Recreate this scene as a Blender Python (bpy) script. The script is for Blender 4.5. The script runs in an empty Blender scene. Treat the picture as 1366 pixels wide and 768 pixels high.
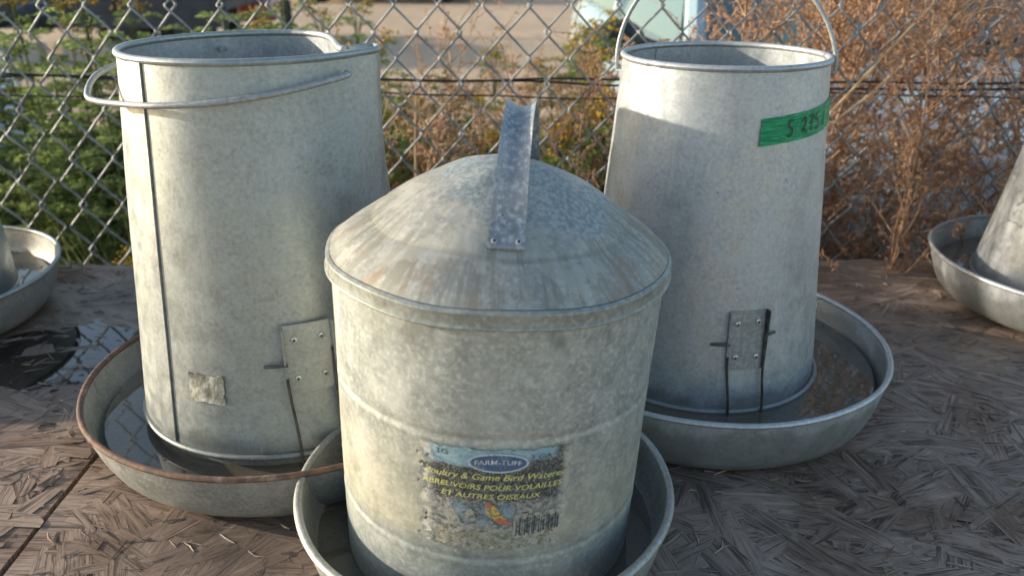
import bpy, math, random
import numpy as np
from mathutils import Vector, Matrix
R = math.radians
PI = math.pi
random.seed(11)
rng = np.random.default_rng(11)
scene = bpy.context.scene
col = scene.collection

# ------------------------------------------------------------------ camera
cam_d = bpy.data.cameras.new('camera')
cam = bpy.data.objects.new('camera', cam_d)
col.objects.link(cam)
cam.location = (0, 0, 0.4894)
cam.rotation_euler = (R(90 - 22.95), 0, 0)
cam_d.sensor_width = 36
cam_d.lens = 36 * 1090.7 / 1366
cam_d.clip_start = 0.02
cam_d.clip_end = 500
cam_d.dof.use_dof = True
cam_d.dof.focus_distance = 0.72
cam_d.dof.aperture_fstop = 6.5
scene.camera = cam

# ------------------------------------------------------------------ light
SUN_BACK, SUN_EL = 8.0, 12.5      # degrees behind pure left, elevation
w = bpy.data.worlds.new('World')
scene.world = w
w.use_nodes = True
nt = w.node_tree
bg = nt.nodes['Background']
sky = nt.nodes.new('ShaderNodeTexSky')
sky.sky_type = 'NISHITA'
sky.sun_disc = False
sky.sun_elevation = R(SUN_EL)
sky.sun_rotation = R(-(90 - SUN_BACK))
sky.air_density = 1.0
sky.dust_density = 1.2
sky.ozone_density = 1.0
nt.links.new(sky.outputs[0], bg.inputs[0])
bg.inputs[1].default_value = 0.15
sd = bpy.data.lights.new('sun', 'SUN')
sd.energy = 3.35
sd.angle = R(0.6)
sd.color = (1.0, 0.89, 0.72)
sun = bpy.data.objects.new('sun', sd)
col.objects.link(sun)
sv = Vector((-math.cos(R(SUN_BACK)) * math.cos(R(SUN_EL)), math.sin(R(SUN_BACK)) * math.cos(R(SUN_EL)), math.sin(R(SUN_EL))))
sun.rotation_euler = sv.to_track_quat('Z', 'Y').to_euler()
scene.view_settings.view_transform = 'Standard'
scene.view_settings.look = 'None'
scene.view_settings.gamma = 1
scene.view_settings.exposure = 1.0
scene.view_settings.use_curve_mapping = False
scene.render.engine = 'CYCLES'
scene.cycles.max_bounces = 7
scene.cycles.diffuse_bounces = 3
scene.cycles.glossy_bounces = 3
scene.cycles.transmission_bounces = 4
scene.cycles.transparent_max_bounces = 10

GZ = -0.75          # ground level; the table top is z = 0

# ------------------------------------------------------------------ helpers
def tag(o, label=None, cat=None, group=None, kind=None):
    if label: o['label'] = label
    if cat: o['category'] = cat
    if group: o['group'] = group
    if kind: o['kind'] = kind
    return o

def empty(name, loc, rz=0.0, label=None, cat=None, group=None):
    o = bpy.data.objects.new(name, None)
    o.empty_display_size = 0.05
    col.objects.link(o)
    o.location = loc
    o.rotation_euler = (0, 0, rz)
    return tag(o, label, cat, group)

def link(name, me, parent=None, loc=None, rot=None, scl=None):
    o = bpy.data.objects.new(name, me)
    col.objects.link(o)
    if parent is not None: o.parent = parent
    if loc is not None: o.location = loc
    if rot is not None: o.rotation_euler = rot
    if scl is not None: o.scale = scl
    return o

class MB:
    def __init__(s):
        s.v, s.f, s.uv = [], [], []
    def add(s, vs, fs, uvs=None):
        n = len(s.v)
        s.v.extend([tuple(p) for p in vs])
        s.f.extend([tuple(i + n for i in f) for f in fs])
        if uvs is not None: s.uv.extend(uvs)
    def box(s, c, size, rz=0, rx=0, ry=0):
        m = Matrix.Translation(c) @ Matrix.Rotation(rz, 4, 'Z') @ Matrix.Rotation(ry, 4, 'Y') @ Matrix.Rotation(rx, 4, 'X')
        vs = [m @ Vector((x * size[0] / 2, y * size[1] / 2, z * size[2] / 2)) for x in (-1, 1) for y in (-1, 1) for z in (-1, 1)]
        s.add(vs, [(0, 1, 3, 2), (4, 6, 7, 5), (0, 4, 5, 1), (2, 3, 7, 6), (0, 2, 6, 4), (1, 5, 7, 3)])
    def tube(s, pts, rad, n=8, closed=False, cap=True):
        pts = [Vector(p) for p in pts]
        m = len(pts)
        rads = rad if isinstance(rad, (list, tuple)) else [rad] * m
        base = len(s.v)
        prev = None
        for i, p in enumerate(pts):
            if closed: t = pts[(i + 1) % m] - pts[i - 1]
            else: t = pts[min(i + 1, m - 1)] - pts[max(i - 1, 0)]
            if t.length < 1e-9: t = Vector((0, 0, 1))
            t.normalize()
            if prev is None:
                a = Vector((0, 0, 1)) if abs(t.z) < 0.9 else Vector((1, 0, 0))
                u = t.cross(a).normalized()
            else:
                u = (prev - t * prev.dot(t))
                u = u.normalized() if u.length > 1e-6 else t.orthogonal().normalized()
            prev = u
            v = t.cross(u)
            for k in range(n):
                a = 2 * PI * k / n
                s.v.append(tuple(p + (u * math.cos(a) + v * math.sin(a)) * rads[i]))
        last = m if closed else m - 1
        for i in range(last):
            j = (i + 1) % m
            for k in range(n):
                l = (k + 1) % n
                s.f.append((base + i * n + k, base + i * n + l, base + j * n + l, base + j * n + k))
        if cap and not closed:
            s.f.append(tuple(base + k for k in range(n))[::-1])
            s.f.append(tuple(base + (m - 1) * n + k for k in range(n)))
    def lathe(s, prof, n=96, fn=None, t0=0.0, t1=2 * PI):
        full = abs(t1 - t0 - 2 * PI) < 1e-6
        cnt = n if full else n + 1
        base = len(s.v)
        for (r, z) in prof:
            for k in range(cnt):
                t = t0 + (t1 - t0) * k / n
                p = (r * math.cos(t), r * math.sin(t), z)
                if fn: p = fn(t, r, z)
                s.v.append(tuple(p))
        for i in range(len(prof) - 1):
            for k in range(n):
                l = (k + 1) % cnt
                s.f.append((base + i * cnt + k, base + i * cnt + l, base + (i + 1) * cnt + l, base + (i + 1) * cnt + k))
    def mesh(s, name, mat, smooth=True, angle=None):
        me = bpy.data.meshes.new(name)
        assert max(max(f) for f in s.f) < len(s.v), name
        me.from_pydata(s.v, [], s.f)
        if s.uv and len(s.uv) == len(s.v):
            ul = me.uv_layers.new(name='UVMap')
            li = np.empty(len(me.loops), dtype=np.int32)
            me.loops.foreach_get('vertex_index', li)
            ul.data.foreach_set('uv', np.array(s.uv, dtype=np.float32)[li].ravel())
        if mat: me.materials.append(mat)
        if smooth:
            me.polygons.foreach_set('use_smooth', [True] * len(me.polygons))
            if angle:
                me.set_sharp_from_angle(angle=R(angle))
        me.update()
        return me
    def build(s, name, mat, parent=None, smooth=True, angle=40, **k):
        return link(name, s.mesh(name, mat, smooth, angle), parent, **k)

def smoothcurve(pts, sub=6, closed=False):
    P = [Vector(p) for p in pts]
    n = len(P)
    out = []
    rngi = range(n if closed else n - 1)
    for i in rngi:
        if closed: a, b, c, d = P[i - 1], P[i], P[(i + 1) % n], P[(i + 2) % n]
        else: a, b, c, d = P[max(i - 1, 0)], P[i], P[i + 1], P[min(i + 2, n - 1)]
        for k in range(sub):
            t = k / sub
            out.append(0.5 * ((2 * b) + (c - a) * t + (2 * a - 5 * b + 4 * c - d) * t * t + (3 * b - a - 3 * c + d) * t ** 3))
    if not closed: out.append(P[-1])
    return out

# ------------------------------------------------------------------ materials
class NM:
    """small node-material builder"""
    def __init__(s, name):
        s.m = bpy.data.materials.new(name)
        s.m.use_nodes = True
        s.t = s.m.node_tree
        s.b = s.t.nodes['Principled BSDF']
        s.o = s.t.nodes['Material Output']
    def n(s, typ, **k):
        nd = s.t.nodes.new('ShaderNode' + typ)
        for a, b in k.items():
            if hasattr(nd, a) and not a.startswith('i_'): setattr(nd, a, b)
        return nd
    def l(s, a, b): s.t.links.new(a, b)
    def val(s, sock, v):
        if hasattr(v, 'links') or hasattr(v, 'is_output'): s.l(v, sock)
        else: sock.default_value = v
    def coord(s, kind='Object'): return s.n('TexCoord').outputs[kind]
    def mapping(s, vec, scale=(1, 1, 1), loc=(0, 0, 0), rot=(0, 0, 0)):
        m = s.n('Mapping')
        s.l(vec, m.inputs[0]); m.inputs[1].default_value = loc; m.inputs[2].default_value = rot; m.inputs[3].default_value = scale
        return m.outputs[0]
    def noise(s, vec, scale, detail=4, rough=0.55, dist=0.0):
        m = s.n('TexNoise')
        s.l(vec, m.inputs['Vector']); m.inputs['Scale'].default_value = scale; m.inputs['Detail'].default_value = detail
        m.inputs['Roughness'].default_value = rough; m.inputs['Distortion'].default_value = dist
        return m.outputs['Fac']
    def voro(s, vec, scale, out='Distance', feature='F1'):
        m = s.n('TexVoronoi'); m.feature = feature
        s.l(vec, m.inputs['Vector']); m.inputs['Scale'].default_value = scale
        return m.outputs[out]
    def math(s, op, a, b=0.0, clamp=False):
        m = s.n('Math'); m.operation = op; m.use_clamp = clamp
        s.val(m.inputs[0], a); s.val(m.inputs[1], b)
        return m.outputs[0]
    def ramp(s, fac, lo, hi, a=0.0, b=1.0):
        m = s.n('MapRange'); m.interpolation_type = 'SMOOTHSTEP'
        s.val(m.inputs[0], fac); m.inputs[1].default_value = lo; m.inputs[2].default_value = hi
        m.inputs[3].default_value = a; m.inputs[4].default_value = b
        return m.outputs[0]
    def mix(s, fac, a, b, mode='MIX'):
        m = s.n('Mix'); m.data_type = 'RGBA'; m.blend_type = mode
        s.val(m.inputs[0], fac)
        for i, c in ((6, a), (7, b)):
            if isinstance(c, tuple): m.inputs[i].default_value = (*c[:3], 1)
            else: s.l(c, m.inputs[i])
        return m.outputs[2]
    def sep(s, vec):
        m = s.n('SeparateXYZ'); s.l(vec, m.inputs[0]); return m.outputs
    def comb(s, x, y, z):
        m = s.n('CombineXYZ')
        for i, q in enumerate((x, y, z)): s.val(m.inputs[i], q)
        return m.outputs[0]
    def bump(s, h, strength=0.3, dist=0.001):
        m = s.n('Bump'); s.l(h, m.inputs['Height']); m.inputs['Strength'].default_value = strength; m.inputs['Distance'].default_value = dist
        s.l(m.outputs[0], s.b.inputs['Normal'])
    def set(s, color=None, rough=None, metal=None, spec=None):
        if color is not None:
            if isinstance(color, tuple): s.b.inputs['Base Color'].default_value = (*color[:3], 1)
            else: s.l(color, s.b.inputs['Base Color'])
        if rough is not None: s.val(s.b.inputs['Roughness'], rough)
        if metal is not None: s.val(s.b.inputs['Metallic'], metal)
        if spec is not None: s.val(s.b.inputs['Specular IOR Level'], spec)
        return s.m

def simple(name, c, rough=0.6, metal=0.0, var=0.25, scale=30.0, bump=0.0, spec=None):
    k = NM(name)
    v = k.coord()
    f = k.noise(v, scale, 5)
    c2 = tuple(x * (1 - var) for x in c)
    k.set(k.mix(k.ramp(f, 0.35, 0.65), c, c2), k.ramp(f, 0.3, 0.7, rough - 0.06, rough + 0.08), metal, spec)
    if bump: k.bump(f, bump, 0.002)
    return k.m

def galv(name, c1, c2, light, stain, seed=0.0, metal=0.45, stain_amt=0.5, rough=0.5, streak=0.5, waterline=None, radial=False, bloom=0.35, fa=0.75, damp=None):
    k = NM(name)
    v = k.mapping(k.coord(), loc=(seed, seed * 1.7, seed * 0.3))
    x, y, z = k.sep(k.coord())
    fine = k.noise(v, 260, 6, 0.65)
    mid = k.noise(v, 55, 6, 0.6)
    big = k.noise(v, 11, 5, 0.6, 0.6)
    sp = k.voro(v, 120, 'Color')
    spx = k.sep(sp)[0]
    c = k.mix(k.ramp(mid, 0.25, 0.75), c1, c2)
    c = k.mix(k.math('MULTIPLY', k.ramp(fine, 0.48, 0.66), fa), c, light)
    c = k.mix(k.math('MULTIPLY', k.ramp(fine, 0.50, 0.34), 0.35), c, tuple(q * 0.55 for q in c1))
    c = k.mix(k.math('MULTIPLY', spx, 0.16), c, light)
    # white oxide bloom
    ox = k.noise(k.mapping(v, loc=(3, 1, 2)), 18, 6, 0.7)
    c = k.mix(k.math('MULTIPLY', k.ramp(ox, 0.48, 0.66), bloom), c, light)
    # vertical runs
    st = k.noise(k.mapping(v, scale=(70, 70, 5)), 1.0, 4, 0.6)
    c = k.mix(k.math('MULTIPLY', k.math('MULTIPLY', k.ramp(st, 0.52, 0.75), k.ramp(big, 0.4, 0.65)), streak), c, stain)
    c = k.mix(k.math('MULTIPLY', k.ramp(big, 0.52, 0.72), stain_amt), c, stain)
    # tiny dark specks
    spk = k.voro(k.mapping(v, loc=(7, 2, 1)), 75)
    spn = k.noise(v, 14, 2)
    c = k.mix(k.math('MULTIPLY', k.math('MULTIPLY', k.ramp(spk, 0.12, 0.05), k.ramp(spn, 0.56, 0.64)), 0.45), c, (0.06, 0.06, 0.05))
    # thin scratches
    sc = k.noise(k.mapping(v, scale=(9, 9, 160), rot=(0.5, 0.3, 0)), 1.0, 2, 0.5)
    c = k.mix(k.math('MULTIPLY', k.ramp(k.math('ABSOLUTE', k.math('SUBTRACT', sc, 0.5)), 0.010, 0.002), 0.22), c, light)
    if radial:
        r = k.math('SQRT', k.math('ADD', k.math('MULTIPLY', x, x), k.math('MULTIPLY', y, y)))
        an = k.math('ARCTAN2', y, x)
        rs = k.noise(k.comb(k.math('MULTIPLY', an, 14), k.math('MULTIPLY', r, 14), 0.3 + seed), 1.0, 6, 0.65)
        c = k.mix(k.math('MULTIPLY', k.ramp(rs, 0.46, 0.60), k.ramp(r, 0.07, 0.10, 0.35, 0.85)), c, stain)
        rr = k.math('ADD', r, k.math('MULTIPLY', k.math('SUBTRACT', big, 0.5), 0.07))
        rust = k.noise(k.comb(k.math('MULTIPLY', an, 5), k.math('MULTIPLY', r, 30), 3.0), 1.0, 6, 0.7)
        c = k.mix(k.math('MULTIPLY', k.math('MULTIPLY', k.ramp(rr, 0.085, 0.122), k.ramp(rust, 0.5, 0.66)), 0.6), c, (0.28, 0.18, 0.11))
        bl = k.noise(k.mapping(v, loc=(2, 6, 1)), 24, 7, 0.72, 0.4)
        c = k.mix(k.math('MULTIPLY', k.ramp(bl, 0.50, 0.60), 0.30), c, (0.23, 0.24, 0.22))
        b2 = k.noise(k.mapping(v, loc=(8, 3, 5)), 15, 7, 0.7, 0.3)
        c = k.mix(k.math('MULTIPLY', k.ramp(b2, 0.52, 0.57), 0.5), c, (0.47, 0.46, 0.40))
        # patina cap near the top
        dx = k.math('SUBTRACT', x, 0.022)
        cr = k.math('SQRT', k.math('ADD', k.math('MULTIPLY', dx, dx), k.math('MULTIPLY', y, y)))
        cr = k.math('ADD', cr, k.math('ADD', k.math('MULTIPLY', k.math('SUBTRACT', big, 0.5), 0.10), k.math('MULTIPLY', k.math('SUBTRACT', mid, 0.5), 0.03)))
        c = k.mix(k.math('MULTIPLY', k.ramp(cr, 0.068, 0.060), 0.7), c, k.mix(k.ramp(fine, 0.4, 0.6), (0.21, 0.26, 0.27), (0.40, 0.44, 0.44)))
        ring = k.math('MULTIPLY', k.ramp(r, 0.0940, 0.0962), k.ramp(r, 0.1000, 0.0972))
        c = k.mix(k.math('MULTIPLY', ring, 0.35), c, (0.20, 0.20, 0.16))
    if damp is not None:
        dz = k.math('ADD', z, k.math('MULTIPLY', k.math('SUBTRACT', big, 0.5), 0.09))
        c = k.mix(k.math('MULTIPLY', k.ramp(dz, damp + 0.010, damp - 0.006), 0.55), c, (0.17, 0.17, 0.145))
        rn = k.noise(k.comb(k.math('MULTIPLY', x, 120), k.math('MULTIPLY', y, 120), k.math('MULTIPLY', z, 6)), 1.0, 3, 0.6)
        c = k.mix(k.math('MULTIPLY', k.math('MULTIPLY', k.ramp(rn, 0.60, 0.70), k.ramp(big, 0.42, 0.55)), 0.4), c, light)
    if waterline is not None:
        zz = k.math('ADD', z, k.math('MULTIPLY', k.math('SUBTRACT', big, 0.5), 0.03))
        c = k.mix(k.math('MULTIPLY', k.ramp(zz, waterline + 0.008, waterline - 0.008), 0.22), c, (0.27, 0.30, 0.28))
        yb = k.ramp(zz, waterline + 0.12, waterline)
        c = k.mix(k.math('MULTIPLY', k.math('MULTIPLY', yb, k.ramp(zz, waterline - 0.01, waterline + 0.01)), 0.35), c, (0.50, 0.45, 0.27))
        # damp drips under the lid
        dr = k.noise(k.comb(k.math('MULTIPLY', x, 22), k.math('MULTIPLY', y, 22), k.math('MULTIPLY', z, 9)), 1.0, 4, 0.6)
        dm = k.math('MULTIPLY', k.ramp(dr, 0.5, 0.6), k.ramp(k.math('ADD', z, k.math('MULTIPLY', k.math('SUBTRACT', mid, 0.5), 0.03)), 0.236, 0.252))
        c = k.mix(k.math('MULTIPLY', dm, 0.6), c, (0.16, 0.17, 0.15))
    ro = k.math('ADD', k.ramp(mid, 0.3, 0.7, rough - 0.08, rough + 0.12), k.math('MULTIPLY', k.ramp(ox, 0.5, 0.7), 0.12))
    k.set(c, ro, metal)
    h = k.math('ADD', k.math('MULTIPLY', fine, 0.5), k.math('ADD', mid, k.math('MULTIPLY', big, 1.5)))
    k.bump(h, 0.28, 0.0009)
    return k.m

M = {}
M['galv_L'] = galv('galvanised_green_grey', (0.33, 0.36, 0.355), (0.38, 0.41, 0.40), (0.50, 0.53, 0.52), (0.30, 0.32, 0.28), 1.0, 0.55, 0.3, 0.46, 0.7, bloom=0.25, fa=0.45, damp=0.058)
M['galv_R'] = galv('galvanised_pale_grey', (0.42, 0.44, 0.45), (0.47, 0.49, 0.50), (0.60, 0.62, 0.62), (0.35, 0.36, 0.35), 2.0, 0.55, 0.3, 0.46, 0.7, bloom=0.25, fa=0.5, damp=0.045)
M['galv_C'] = galv('galvanised_mottled', (0.31, 0.345, 0.33), (0.38, 0.415, 0.395), (0.58, 0.60, 0.575), (0.33, 0.325, 0.26), 3.0, 0.4, 0.25, 0.52, 0.4, waterline=0.085, bloom=0.5)
M['galv_lid'] = galv('galvanised_lid', (0.29, 0.295, 0.27), (0.36, 0.36, 0.325), (0.50, 0.50, 0.46), (0.25, 0.24, 0.185), 4.0, 0.35, 0.3, 0.56, 0.0, radial=True, bloom=0.4)
M['galv_pan'] = galv('galvanised_pan', (0.29, 0.30, 0.28), (0.36, 0.36, 0.33), (0.48, 0.48, 0.45), (0.20, 0.185, 0.14), 5.0, 0.45, 0.5, 0.48)
M['galv_band'] = galv('galvanised_lid_band', (0.25, 0.275, 0.25), (0.32, 0.34, 0.31), (0.46, 0.48, 0.44), (0.20, 0.20, 0.15), 12.0, 0.4, 0.4, 0.5)
M['galv_plate'] = galv('galvanised_plate', (0.27, 0.28, 0.28), (0.34, 0.35, 0.35), (0.48, 0.49, 0.48), (0.22, 0.21, 0.19), 9.0, 0.45, 0.3, 0.5)
M['galv_bright'] = galv('galvanised_wire', (0.30, 0.32, 0.32), (0.38, 0.40, 0.40), (0.48, 0.49, 0.48), (0.24, 0.23, 0.20), 6.0, 0.45, 0.3, 0.5)
M['fence_wire'] = simple('fence_wire', (0.32, 0.33, 0.33), 0.55, 0.5, 0.35, 60)
M['galv_in'] = galv('galvanised_inside', (0.34, 0.37, 0.39), (0.42, 0.45, 0.46), (0.52, 0.54, 0.55), (0.30, 0.32, 0.33), 7.0, 0.45, 0.3, 0.5)
M['strap'] = galv('galvanised_strap', (0.22, 0.235, 0.25), (0.31, 0.33, 0.345), (0.60, 0.62, 0.63), (0.26, 0.26, 0.24), 8.0, 0.5, 0.15, 0.45, 0.2, bloom=0.12)
kr = NM('rusty_rim'); rv_ = kr.coord()
n_a = kr.noise(rv_, 16, 6, .7); n_b = kr.noise(rv_, 90, 5, .65)
kr.set(kr.mix(kr.ramp(n_a, .50, .62), kr.mix(kr.ramp(n_b, .35, .65), (0.20, 0.105, 0.065), (0.09, 0.06, 0.05)), kr.mix(kr.ramp(n_b, .4, .6), (0.34, 0.31, 0.26), (0.22, 0.17, 0.13))), .75, .15)
kr.bump(n_b, .5, .001)
M['rust'] = kr.m
M['dark_wire'] = simple('dark_wire', (0.12, 0.122, 0.115), 0.55, 0.6, 0.5, 80)
M['seam'] = simple('dull_seam', (0.24, 0.25, 0.24), 0.5, 0.5, 0.4, 90)
M['rivet'] = simple('rivet_metal', (0.60, 0.60, 0.57), 0.35, 0.6, 0.2, 200)
M['hole'] = simple('rivet_hole', (0.015, 0.015, 0.015), 0.8)

def water_mat(name, tint, ior=1.45, rough=0.01, murk=(.24, .22, .17), mamt=0.0):
    k = NM(name)
    fr = k.n('Fresnel'); fr.inputs[0].default_value = ior
    tr = k.n('BsdfTransparent'); tr.inputs[0].default_value = (*tint, 1)
    gl = k.n('BsdfGlossy'); gl.inputs[0].default_value = (1, 1, 1, 1); gl.inputs[1].default_value = rough
    df = k.n('BsdfDiffuse'); df.inputs[0].default_value = (*murk, 1)
    m0 = k.n('MixShader'); m0.inputs[0].default_value = mamt
    k.l(tr.outputs[0], m0.inputs[1]); k.l(df.outputs[0], m0.inputs[2])
    mx = k.n('MixShader')
    k.l(fr.outputs[0], mx.inputs[0]); k.l(m0.outputs[0], mx.inputs[1]); k.l(gl.outputs[0], mx.inputs[2])
    bp = k.n('Bump'); bp.inputs['Strength'].default_value = 0.06; bp.inputs['Distance'].default_value = 0.002
    nz = k.noise(k.coord(), 18, 3)
    k.l(nz, bp.inputs['Height'])
    k.l(bp.outputs[0], gl.inputs['Normal']); k.l(bp.outputs[0], fr.inputs['Normal'])
    k.l(mx.outputs[0], k.o.inputs[0])
    return k.m
M['water'] = water_mat('murky_water', (0.62, 0.60, 0.53), 1.5, mamt=0.4)
M['puddle'] = water_mat('puddle_water', (0.62, 0.60, 0.56), 1.6)

# weathered strand wood
def wood_mat():
    k = NM('weathered_strand_wood')
    u = k.coord('UV')
    geo = k.n('NewGeometry'); oi = k.n('ObjectInfo')
    rnd = k.math('FRACT', k.math('ADD', geo.outputs['Random Per Island'], oi.outputs['Random']))
    off = k.comb(k.math('MULTIPLY', rnd, 37.0), k.math('MULTIPLY', rnd, 91.0), rnd)
    va = k.n('VectorMath'); va.operation = 'ADD'
    k.l(k.mapping(u, scale=(20, 620, 1)), va.inputs[0]); k.l(off, va.inputs[1])
    g1 = k.noise(va.outputs[0], 1.0, 7, 0.72, 1.2)
    vc = k.n('VectorMath'); vc.operation = 'ADD'
    k.l(k.mapping(u, scale=(11, 170, 1)), vc.inputs[0]); k.l(off, vc.inputs[1])
    g2 = k.noise(vc.outputs[0], 1.0, 6, 0.7, 0.8)
    grain = k.math('ADD', k.math('MULTIPLY', g1, 0.5), k.math('MULTIPLY', g2, 0.5))
    vb = k.n('VectorMath'); vb.operation = 'ADD'
    k.l(k.mapping(u, scale=(30, 45, 1)), vb.inputs[0]); k.l(off, vb.inputs[1])
    blot = k.noise(vb.outputs[0], 1.0, 4, 0.6)
    g = geo.outputs['Position']
    patch = k.noise(g, 4.5, 4, 0.6)
    warm = k.noise(k.mapping(g, loc=(5, 3, 0)), 9.0, 4, 0.6)
    base = k.mix(rnd, (0.305, 0.226, 0.178), (0.41, 0.316, 0.256))
    rnd2 = k.math('FRACT', k.math('MULTIPLY', rnd, 13.7))
    base = k.mix(k.math('MULTIPLY', k.ramp(rnd2, 0.7, 0.98), 0.6), base, (0.30, 0.225, 0.165))
    base = k.mix(k.math('MULTIPLY', k.ramp(warm, 0.48, 0.66), 0.6), base, (0.20, 0.125, 0.085))
    base = k.mix(k.math('MULTIPLY', k.ramp(patch, 0.46, 0.64), 0.65), base, (0.16, 0.108, 0.08))
    base = k.mix(k.math('MULTIPLY', k.ramp(grain, 0.53, 0.40), 0.80), base, (0.032, 0.026, 0.024))
    base = k.mix(k.math('MULTIPLY', k.ramp(grain, 0.54, 0.66), 0.6), base, (0.62, 0.49, 0.39))
    base = k.mix(k.math('MULTIPLY', k.ramp(blot, 0.55, 0.75), 0.4), base, (0.075, 0.062, 0.055))
    wet = k.ramp(k.noise(k.mapping(g, loc=(1.3, 0.4, 0)), 3.2, 3, 0.5), 0.47, 0.60)
    px_, py_, _z = k.sep(g)
    for cx, cy, rad in ((-0.70, 0.93, 0.26), (0.52, 0.60, 0.11)):
        ddx = k.math('SUBTRACT', px_, cx); ddy = k.math('SUBTRACT', py_, cy)
        dd = k.math('SQRT', k.math('ADD', k.math('MULTIPLY', ddx, ddx), k.math('MULTIPLY', ddy, ddy)))
        dd = k.math('ADD', dd, k.math('MULTIPLY', k.math('SUBTRACT', warm, 0.5), 0.35))
        wet = k.math('MAXIMUM', wet, k.ramp(dd, rad, rad - 0.06))
    base = k.mix(k.math('MULTIPLY', wet, 0.42), base, (0.07, 0.055, 0.048))
    k.set(base, k.math('SUBTRACT', k.ramp(grain, 0.3, 0.7, 0.80, 0.60), k.math('MULTIPLY', wet, 0.38)), 0.0, k.math('MULTIPLY', wet, 0.5))
    k.bump(k.math('ADD', grain, k.math('MULTIPLY', blot, 0.5)), 0.8, 0.0018)
    return k.m
M['wood'] = wood_mat()
M['board'] = simple('board_core', (0.07, 0.055, 0.047), 0.9, 0, 0.5, 120, 0.8)
M['lumber'] = simple('grey_lumber', (0.26, 0.22, 0.18), 0.8, 0, 0.4, 40, 0.4)

def leaf_mat(name, a, b, trans=0.35, rough=0.6):
    k = NM(name)
    geo = k.n('NewGeometry'); oi = k.n('ObjectInfo')
    rnd = k.math('FRACT', k.math('ADD', geo.outputs['Random Per Island'], oi.outputs['Random']))
    c = k.mix(rnd, a, b)
    k.set(c, rough, 0, 0.3)
    tl = k.n('BsdfTranslucent'); k.l(c, tl.inputs[0])
    mx = k.n('MixShader'); mx.inputs[0].default_value = trans
    k.l(k.b.outputs[0], mx.inputs[1]); k.l(tl.outputs[0], mx.inputs[2]); k.l(mx.outputs[0], k.o.inputs[0])
    return k.m
M['dry_leaf'] = leaf_mat('dry_leaf', (0.36, 0.19, 0.105), (0.66, 0.45, 0.30), 0.55)
M['dry_stem'] = simple('dry_stem', (0.46, 0.29, 0.18), 0.75, 0, 0.45, 25)
M['straw'] = simple('straw_stem', (0.48, 0.36, 0.21), 0.7, 0, 0.3, 25)
M['green_leaf'] = leaf_mat('green_leaf', (0.17, 0.24, 0.07), (0.42, 0.50, 0.17), 0.55)
M['dark_leaf'] = leaf_mat('dark_green_leaf', (0.11, 0.17, 0.06), (0.28, 0.36, 0.13), 0.5)
M['green_stem'] = simple('green_stem', (0.10, 0.13, 0.04), 0.6, 0, 0.4, 30)
M['yellow'] = leaf_mat('yellow_flower', (0.55, 0.34, 0.02), (0.66, 0.46, 0.05), 0.2)
M['ochre'] = leaf_mat('ochre_flower', (0.36, 0.22, 0.04), (0.50, 0.33, 0.07), 0.2)
M['grass'] = leaf_mat('undergrowth', (0.08, 0.11, 0.035), (0.26, 0.26, 0.11), 0.4)

def ground_mat():
    k = NM('dirt_lot')
    g = k.coord()
    a = k.noise(g, 0.35, 6, 0.6); b = k.noise(g, 6, 6, 0.65); c3 = k.noise(g, 45, 4, 0.6)
    c = k.mix(k.ramp(a, 0.35, 0.65), (0.60, 0.43, 0.28), (0.47, 0.345, 0.23))
    c = k.mix(k.math('MULTIPLY', k.ramp(b, 0.45, 0.7), 0.4), c, (0.34, 0.25, 0.17))
    c = k.mix(k.math('MULTIPLY', k.ramp(c3, 0.5, 0.7), 0.4), c, (0.5, 0.42, 0.33))
    k.set(c, 0.95, 0)
    k.bump(k.math('ADD', b, k.math('MULTIPLY', c3, 0.3)), 0.8, 0.05)
    return k.m
M['ground'] = ground_mat()

# ------------------------------------------------------------------ ground
gm = MB()
gn = 40
gx = np.linspace(-140, 140, gn); gy = np.linspace(-60, 260, gn)
gv = [(x, y, GZ) for y in gy for x in gx]
gf = [(j * gn + i, j * gn + i + 1, (j + 1) * gn + i + 1, (j + 1) * gn + i) for j in range(gn - 1) for i in range(gn - 1)]
gm.add(gv, gf)
tag(gm.build('ground', M['ground'], smooth=False), kind='structure')

# ------------------------------------------------------------------ table
TY0, TY1, TX0, TX1 = 0.22, 1.275, -1.62, 1.62
JX = -0.4335
table = empty('work_table', (0, 0, 0), 0, 'weathered grey brown strand board table top carrying all the metal feeders', 'table')
def board(x0, x1):
    b = MB()
    nx = int((x1 - x0) / 0.02); ny = int((TY1 - TY0) / 0.02)
    vs = []
    for j in range(ny + 1):
        for i in range(nx + 1):
            x = x0 + (x1 - x0) * i / nx; y = TY0 + (TY1 - TY0) * j / ny
            if j == ny: y += random.uniform(-0.004, 0.004)
            vs.append((x, y + 0.02 * x * (j / ny), -0.0040 + random.uniform(-0.0008, 0.0008)))
    n0 = len(vs)
    vs2 = [(p[0], p[1], -0.019) for p in vs]
    q = nx + 1
    fs = [(j * q + i, j * q + i + 1, (j + 1) * q + i + 1, (j + 1) * q + i) for j in range(ny) for i in range(nx)]
    for i in range(nx):
        fs.append((i, n0 + i, n0 + i + 1, i + 1)); a = ny * q + i
        fs.append((a, a + 1, n0 + a + 1, n0 + a))
    for j in range(ny):
        a = j * q; fs.append((a, a + q, n0 + a + q, n0 + a)); a = j * q + nx
        fs.append((a, n0 + a, n0 + a + q, a + q))
    fs.append((n0, n0 + ny * q, n0 + ny * q + nx, n0 + nx))
    b.add(vs + vs2, fs, [(p[0], p[1]) for p in vs] * 2)
    return b.build('board', M['wood'], table, angle=50)
board(TX0, JX - 0.0028)
board(JX + 0.0028, TX1)
for x in (-1.5, 0.0, 1.5):
    for y in (0.30, 1.19):
        b = MB(); b.box((x, y, (GZ - 0.115) / 2), (0.085, 0.085, -GZ - 0.115)); b.build('leg', M['lumber'], table, smooth=False)
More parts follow.
